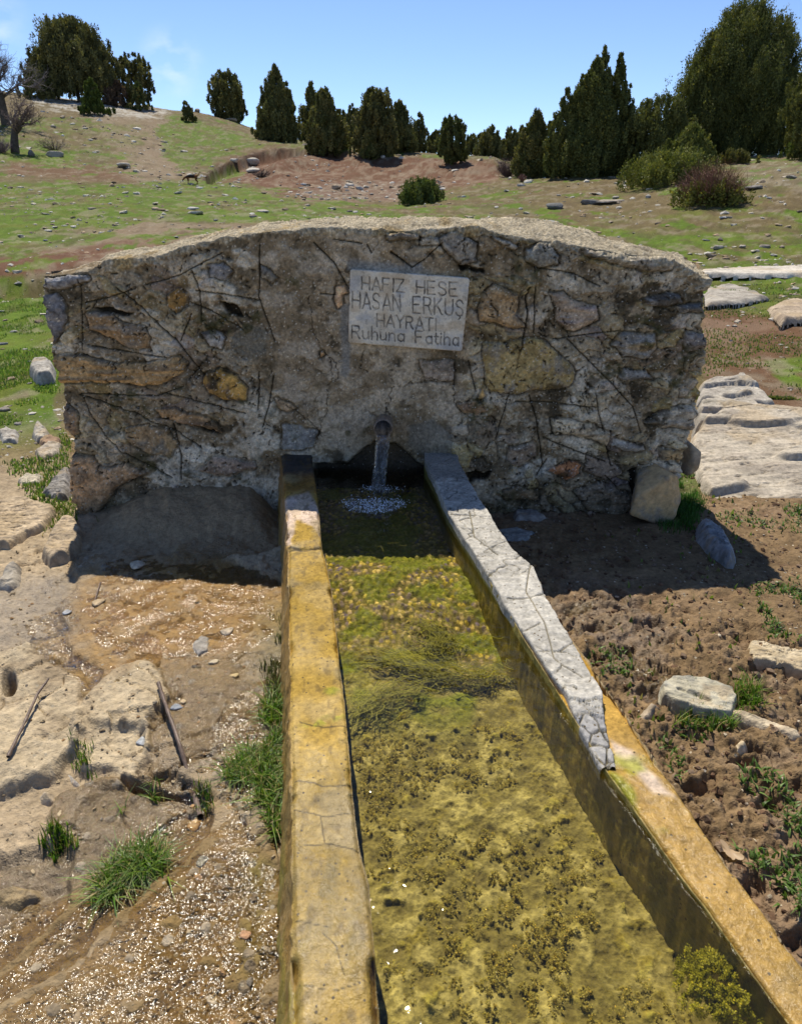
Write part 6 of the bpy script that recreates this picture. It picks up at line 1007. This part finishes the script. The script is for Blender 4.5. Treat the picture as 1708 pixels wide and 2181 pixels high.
tree('skirt', 203, 243, 168, 26, 'small cone shaped juniper with a spreading skirt on the pale slope', 24, dens=2.0, col=(.06, .085, .02), col2=(.10, .13, .03), name='juniper_bush', cat='bush')
tree('skirt', 297, 210, 170, 17, 'small skirted juniper on the skyline under the gappy one', 25, Y=73, dens=2.0, col=(.05, .08, .025), name='juniper_bush', cat='bush')
tree('skirt', 403, 258, 216, 12, 'little leaning juniper with a dark skirt on the slope edge', 26, dens=2.5, lean=-.12, name='juniper_bush', cat='bush')
tree('mound', 70, 190, 148, 30, 'dark bush behind the bare tree on the left skyline', 27, Y=70, name='bush', cat='bush', trunk=False)
tree('mound', 115, 200, 165, 26, 'low grey bush left of the large hilltop juniper', 28, Y=72, name='bush', cat='bush', trunk=False)
tree('mound', 250, 206, 175, 30, 'reddish brown bush right of the large hilltop juniper', 281, Y=73, name='bush', cat='bush', trunk=False, col=(.09, .06, .045), col2=(.13, .09, .06))
yg, yg2 = (.10, .12, .028), (.20, .20, .055)
tree('cone', 1462, 362, 264, 60, 'bushy yellow green juniper mound below the huge tree', 29, name='juniper_bush', cat='bush', trunk=False, dens=1.5, col=yg, col2=yg2, lobes=[(1425, 300, 40), (1500, 300, 34)])
tree('mound', 1420, 390, 335, 96, 'low spreading juniper mat at the foot of the bushy mound', 30, name='juniper_bush', cat='bush', trunk=False, dens=1.5, col=yg, col2=yg2)
tree('mound', 898, 432, 387, 54, 'low spreading juniper lying just behind the wall top', 31, name='juniper_bush', cat='bush', trunk=False, dens=1.8, col=(.08, .11, .03), col2=(.15, .17, .05))
tree('mound', 1563, 348, 324, 38, 'olive bush between the huge juniper and the reddish shrub', 32, name='bush', cat='bush', trunk=False, col=(.10, .10, .03), col2=(.15, .14, .045))
tree('mound', 1180, 376, 342, 26, 'bright little juniper at the foot of the tall ragged one', 33, name='juniper_bush', cat='bush', trunk=False, col=(.09, .12, .03), col2=(.15, .18, .05), dens=1.6)
def twiggy(px, base, top, hw, label, seed, n=260, col=(.16, .11, .09), name='bare_shrub', cat='shrub', Y=None, rad=1.0, spread=1.0, leafy=None):
    if Y is None: p = place(px, base, 8)
    else:
        d = ray(px, base); p = np.array([d[0] * Y / d[1], Y, 0.0]); p[2] = h1(p[0], p[1])
    H = at_y(px, top, p[1])[2] - p[2]; R = hw * px2m(p); rg = np.random.default_rng(seed); root = bpy.data.objects.new(name, None); scene.collection.objects.link(root); root.location = p; tag(root, label, cat); VV, TT = [], []; k = 0; pm = px2m(p)
    for i in range(n):
        a = rg.uniform(0, 6.3); r = R * math.sqrt(rg.random()) ; f = r / R; h = H * (1 - .55 * f * f) * rg.uniform(.55, 1.0); pts = np.array([(r * .25 * math.cos(a), r * .25 * math.sin(a), 0), (r * .7 * math.cos(a), r * .7 * math.sin(a), h * .5), (r * math.cos(a) + rg.normal(0, .05) * R, r * math.sin(a), h)])
        for q in range(5):
            if q == 0: P3_ = pts; w = .55 * pm
            else:
                t = rg.uniform(.3, 1); b0 = pts[1] * (1 - t) + pts[2] * t if t < 1 else pts[2]; e = b0 + rg.normal(0, .16, 3) * max(R, H) * spread * (1, 1, .7) + (0, 0, .05 * H); P3_ = np.array([b0, (b0 + e) / 2 + rg.normal(0, .015, 3) * H, e]); w = .28 * pm
            w *= rad; s = np.array([1, rg.normal(0, .5), 0]); s /= np.linalg.norm(s); V = np.concatenate([P3_ - s * w * np.array([[1], [.7], [.2]]), P3_ + s * w * np.array([[1], [.7], [.2]])]); VV.append(V); TT += [(k, k + 3, k + 4, k + 1), (k + 1, k + 4, k + 5, k + 2)]; k += 6
    V = np.concatenate(VV); cc = np.array(col) * np.repeat(rg.uniform(.6, 1.5, (len(V) // 6, 1)), 6, 0); link('twigs', mesh_np('twigs', V, np.array(TT), col=cc, smooth=False), M_twig, root)
    if leafy:
        V, T, c = crown_np(rg, lambda t: R * ENV['mound'](min(1, t * 1.02)), H * leafy[1], leafy[0], 40, R * .16, 4.2 * pm, .5, leafy[2], leafy[3]); link('foliage', mesh_np('foliage', V, tris=T, col=c, smooth=False), M_leaf, root)
    return root
twiggy(1508, 436, 332, 74, 'reddish brown twiggy shrub with green foliage round its base', 41, 420, (.17, .085, .06), leafy=(170, .42, (.11, .12, .03), (.20, .19, .05)), rad=1.3)
twiggy(1080, 376, 332, 26, 'bare purplish shrub left of the dense juniper', 42, 160, (.13, .09, .085)); twiggy(1112, 386, 368, 10, 'small reddish bare shrub below the purplish one', 421, 60, (.2, .11, .09))
twiggy(1308, 362, 322, 20, 'pale grey bare shrub at the foot of the tall ragged juniper', 43, 90, (.2, .16, .15)); twiggy(558, 378, 358, 22, 'small dark bare shrub beside the white boulder', 44, 90, (.10, .08, .07))
twiggy(118, 320, 290, 40, 'faint grey thorn bush in the grass right of the bent tree', 45, 80, (.16, .13, .11)); twiggy(5, 325, 290, 24, 'mauve bare shrub at the left edge below the bent tree', 46, 160, (.20, .15, .15))
twiggy(1040, 470, 1, 1, '', 0, 0) if 0 else None
def bare_tree(px, base, top, hw, label, seed, Y=None, lean=0, col=(.17, .14, .135), tr=1.0, lev=5, nsub=4, wind=0, name='bare_tree'):
    if Y is None: p = place(px, base, 8)
    else:
        d = ray(px, base); p = np.array([d[0] * Y / d[1], Y, 0.0]); p[2] = h1(p[0], p[1])
    H = at_y(px, top, p[1])[2] - p[2]; R = hw * px2m(p); pm = px2m(p); rg = np.random.default_rng(seed); root = bpy.data.objects.new(name, None); scene.collection.objects.link(root); root.location = p; tag(root, label, 'tree'); parts = {0: ([], [], 0), 1: ([], [], 0)}; store = {0: [[], [], 0], 1: [[], [], 0]}
    def add(kind, pts, r0, r1, ns):
        V, q = tube(pts, np.linspace(r0, r1, len(pts)), ns); s = store[kind]; s[0].append(V); s[1].append(q + s[2]); s[2] += len(V)
    def grow(b, d, L_, r, lv):
        n_ = 4; pts = [b]; dd = d.copy()
        for k in range(n_): dd = dd + rg.normal(0, .16, 3) + np.array([wind * .12, 0, .03]); dd /= np.linalg.norm(dd); pts.append(pts[-1] + dd * L_ / n_)
        add(0 if lv >= lev - 1 else 1, pts, r, r * .6, 7 if lv >= lev - 1 else 3)
        if lv <= 0: return
        for k in range(nsub + (lv < 3)):
            t = rg.uniform(.35, 1) if k else 1; i = min(int(t * n_), n_); nd = dd + rg.normal(0, .62, 3) * np.array([1, 1, .6]) + np.array([wind * .2, 0, .08]); nd /= np.linalg.norm(nd); grow(pts[i], nd, L_ * rg.uniform(.6, .82), max(r * .55, .32 * pm), lv - 1)
    th = H * .36; t_ = [np.array([0, 0, -.1]), np.array([lean * th * .4, 0, th * .4]), np.array([lean * th * .9, 0, th * .75]), np.array([lean * th * 1.3, 0, th])]; add(0, t_, .055 * H * tr, .035 * H * tr, 9)
    for k in range(6):
        nd = np.array([rg.normal(0, .8) * R / H * 1.6 + wind * .6, rg.normal(0, .6), .9]); nd /= np.linalg.norm(nd); grow(t_[-1 - (k % 2)], nd, H * .27, .018 * H * tr, lev - 1)
    for kind, nm in ((0, 'trunk'), (1, 'twigs')):
        V = np.concatenate(store[kind][0]); link(nm, mesh_np(nm, V, np.concatenate(store[kind][1]), col=np.ones((len(V), 3)) * (np.array(col) * (1 if kind else .6))), M_twig if kind else M_bark, root)
    return root
bare_tree(8, 235, 58, 55, 'tall bare grey tree cut off by the left edge', 51, Y=52, col=(.16, .14, .145), lev=5, nsub=4)
bare_tree(33, 322, 192, 42, 'stunted bent bare tree with windswept branches and a dark trunk', 52, lean=.15, wind=.5, col=(.20, .15, .13), tr=1.5, lev=5, nsub=3)
# ---------------------------------------------------------------- the dog
dp = place(413, 392, 8); pm = px2m(dp); S = 26 * pm / 1.05
Vd = [((0, 0, .60), .15), ((-.28, 0, .60), .17), ((-.50, 0, .60), .15), ((-.68, 0, .50), .09), ((-.80, 0, .36), .085), ((-.93, 0, .25), .04), ((.26, 0, .60), .13), ((.42, 0, .68), .035), ((.56, 0, .84), .035), ((.62, 0, 1.0), .015)]
Ed = [(0, 1), (1, 2), (2, 3), (3, 4), (4, 5), (0, 6), (6, 7), (7, 8), (8, 9)]
for sx, y, root_, hind in ((-.46, .09, 2, 0), (-.40, -.09, 2, 0), (.24, .09, 6, 1), (.30, -.09, 6, 1)):
    b = len(Vd); fw = .08 if y > 0 else -.06
    if hind: Vd += [((sx, y, .46), .085), ((sx - .06, y, .34), .055), ((sx + .08, y, .20), .032), ((sx + .04 + fw, y, .03), .028), ((sx - .03 + fw, y, .02), .025)]
    else: Vd += [((sx, y, .44), .07), ((sx + .02, y, .30), .045), ((sx + fw * .5, y, .16), .03), ((sx + fw, y, .03), .028), ((sx - .06 + fw, y, .02), .025)]
    Ed += [(root_, b), (b, b + 1), (b + 1, b + 2), (b + 2, b + 3), (b + 3, b + 4)]
for y in (.05, -.05): Vd.append(((-.74, y * 1.5, .42), .03)); Vd.append(((-.72, y * 2.0, .47), .012)); Ed += [(4, len(Vd) - 2), (len(Vd) - 2, len(Vd) - 1)]
me = bpy.data.meshes.new('dog'); me.from_pydata([tuple(S * c for c in v_) for v_, r in Vd], Ed, []); do = link('dog', me, None, loc=dp)
md = do.modifiers.new('skin', 'SKIN'); me.skin_vertices[0].data[0].use_root = True
for sv, (v_, r) in zip(me.skin_vertices[0].data, Vd): sv.radius = (r * S, r * S)
sb = do.modifiers.new('sub', 'SUBSURF'); sb.levels = 2; sb.render_levels = 2
dg = bpy.context.evaluated_depsgraph_get(); me2 = bpy.data.meshes.new_from_object(do.evaluated_get(dg)); do.modifiers.clear(); do.data = me2
co = np.array([v_.co for v_ in me2.vertices]) / S; cc = mixc(np.ones((len(co), 3)) * np.array((.17, .065, .022)), (.012, .010, .009), ss(.46, .56, co[:, 2]) * ss(.18, .08, co[:, 0]) * ss(-.75, -.62, co[:, 0])); cc = mixc(cc, (.03, .02, .015), ss(-.86, -.92, co[:, 0]))
a_ = np.ones((len(co), 4), np.float32); a_[:, :3] = cc; me2.attributes.new('Col', 'FLOAT_COLOR', 'POINT').data.foreach_set('color', a_.ravel()); me2.materials.clear(); me2.materials.append(M_twig); me2.polygons.foreach_set('use_smooth', [True] * len(me2.polygons)); do.rotation_euler = (0, 0, .25)
tag(do, 'brown dog with a black saddle sniffing the ground on the hillside', 'dog')
bpy.context.view_layer.update()
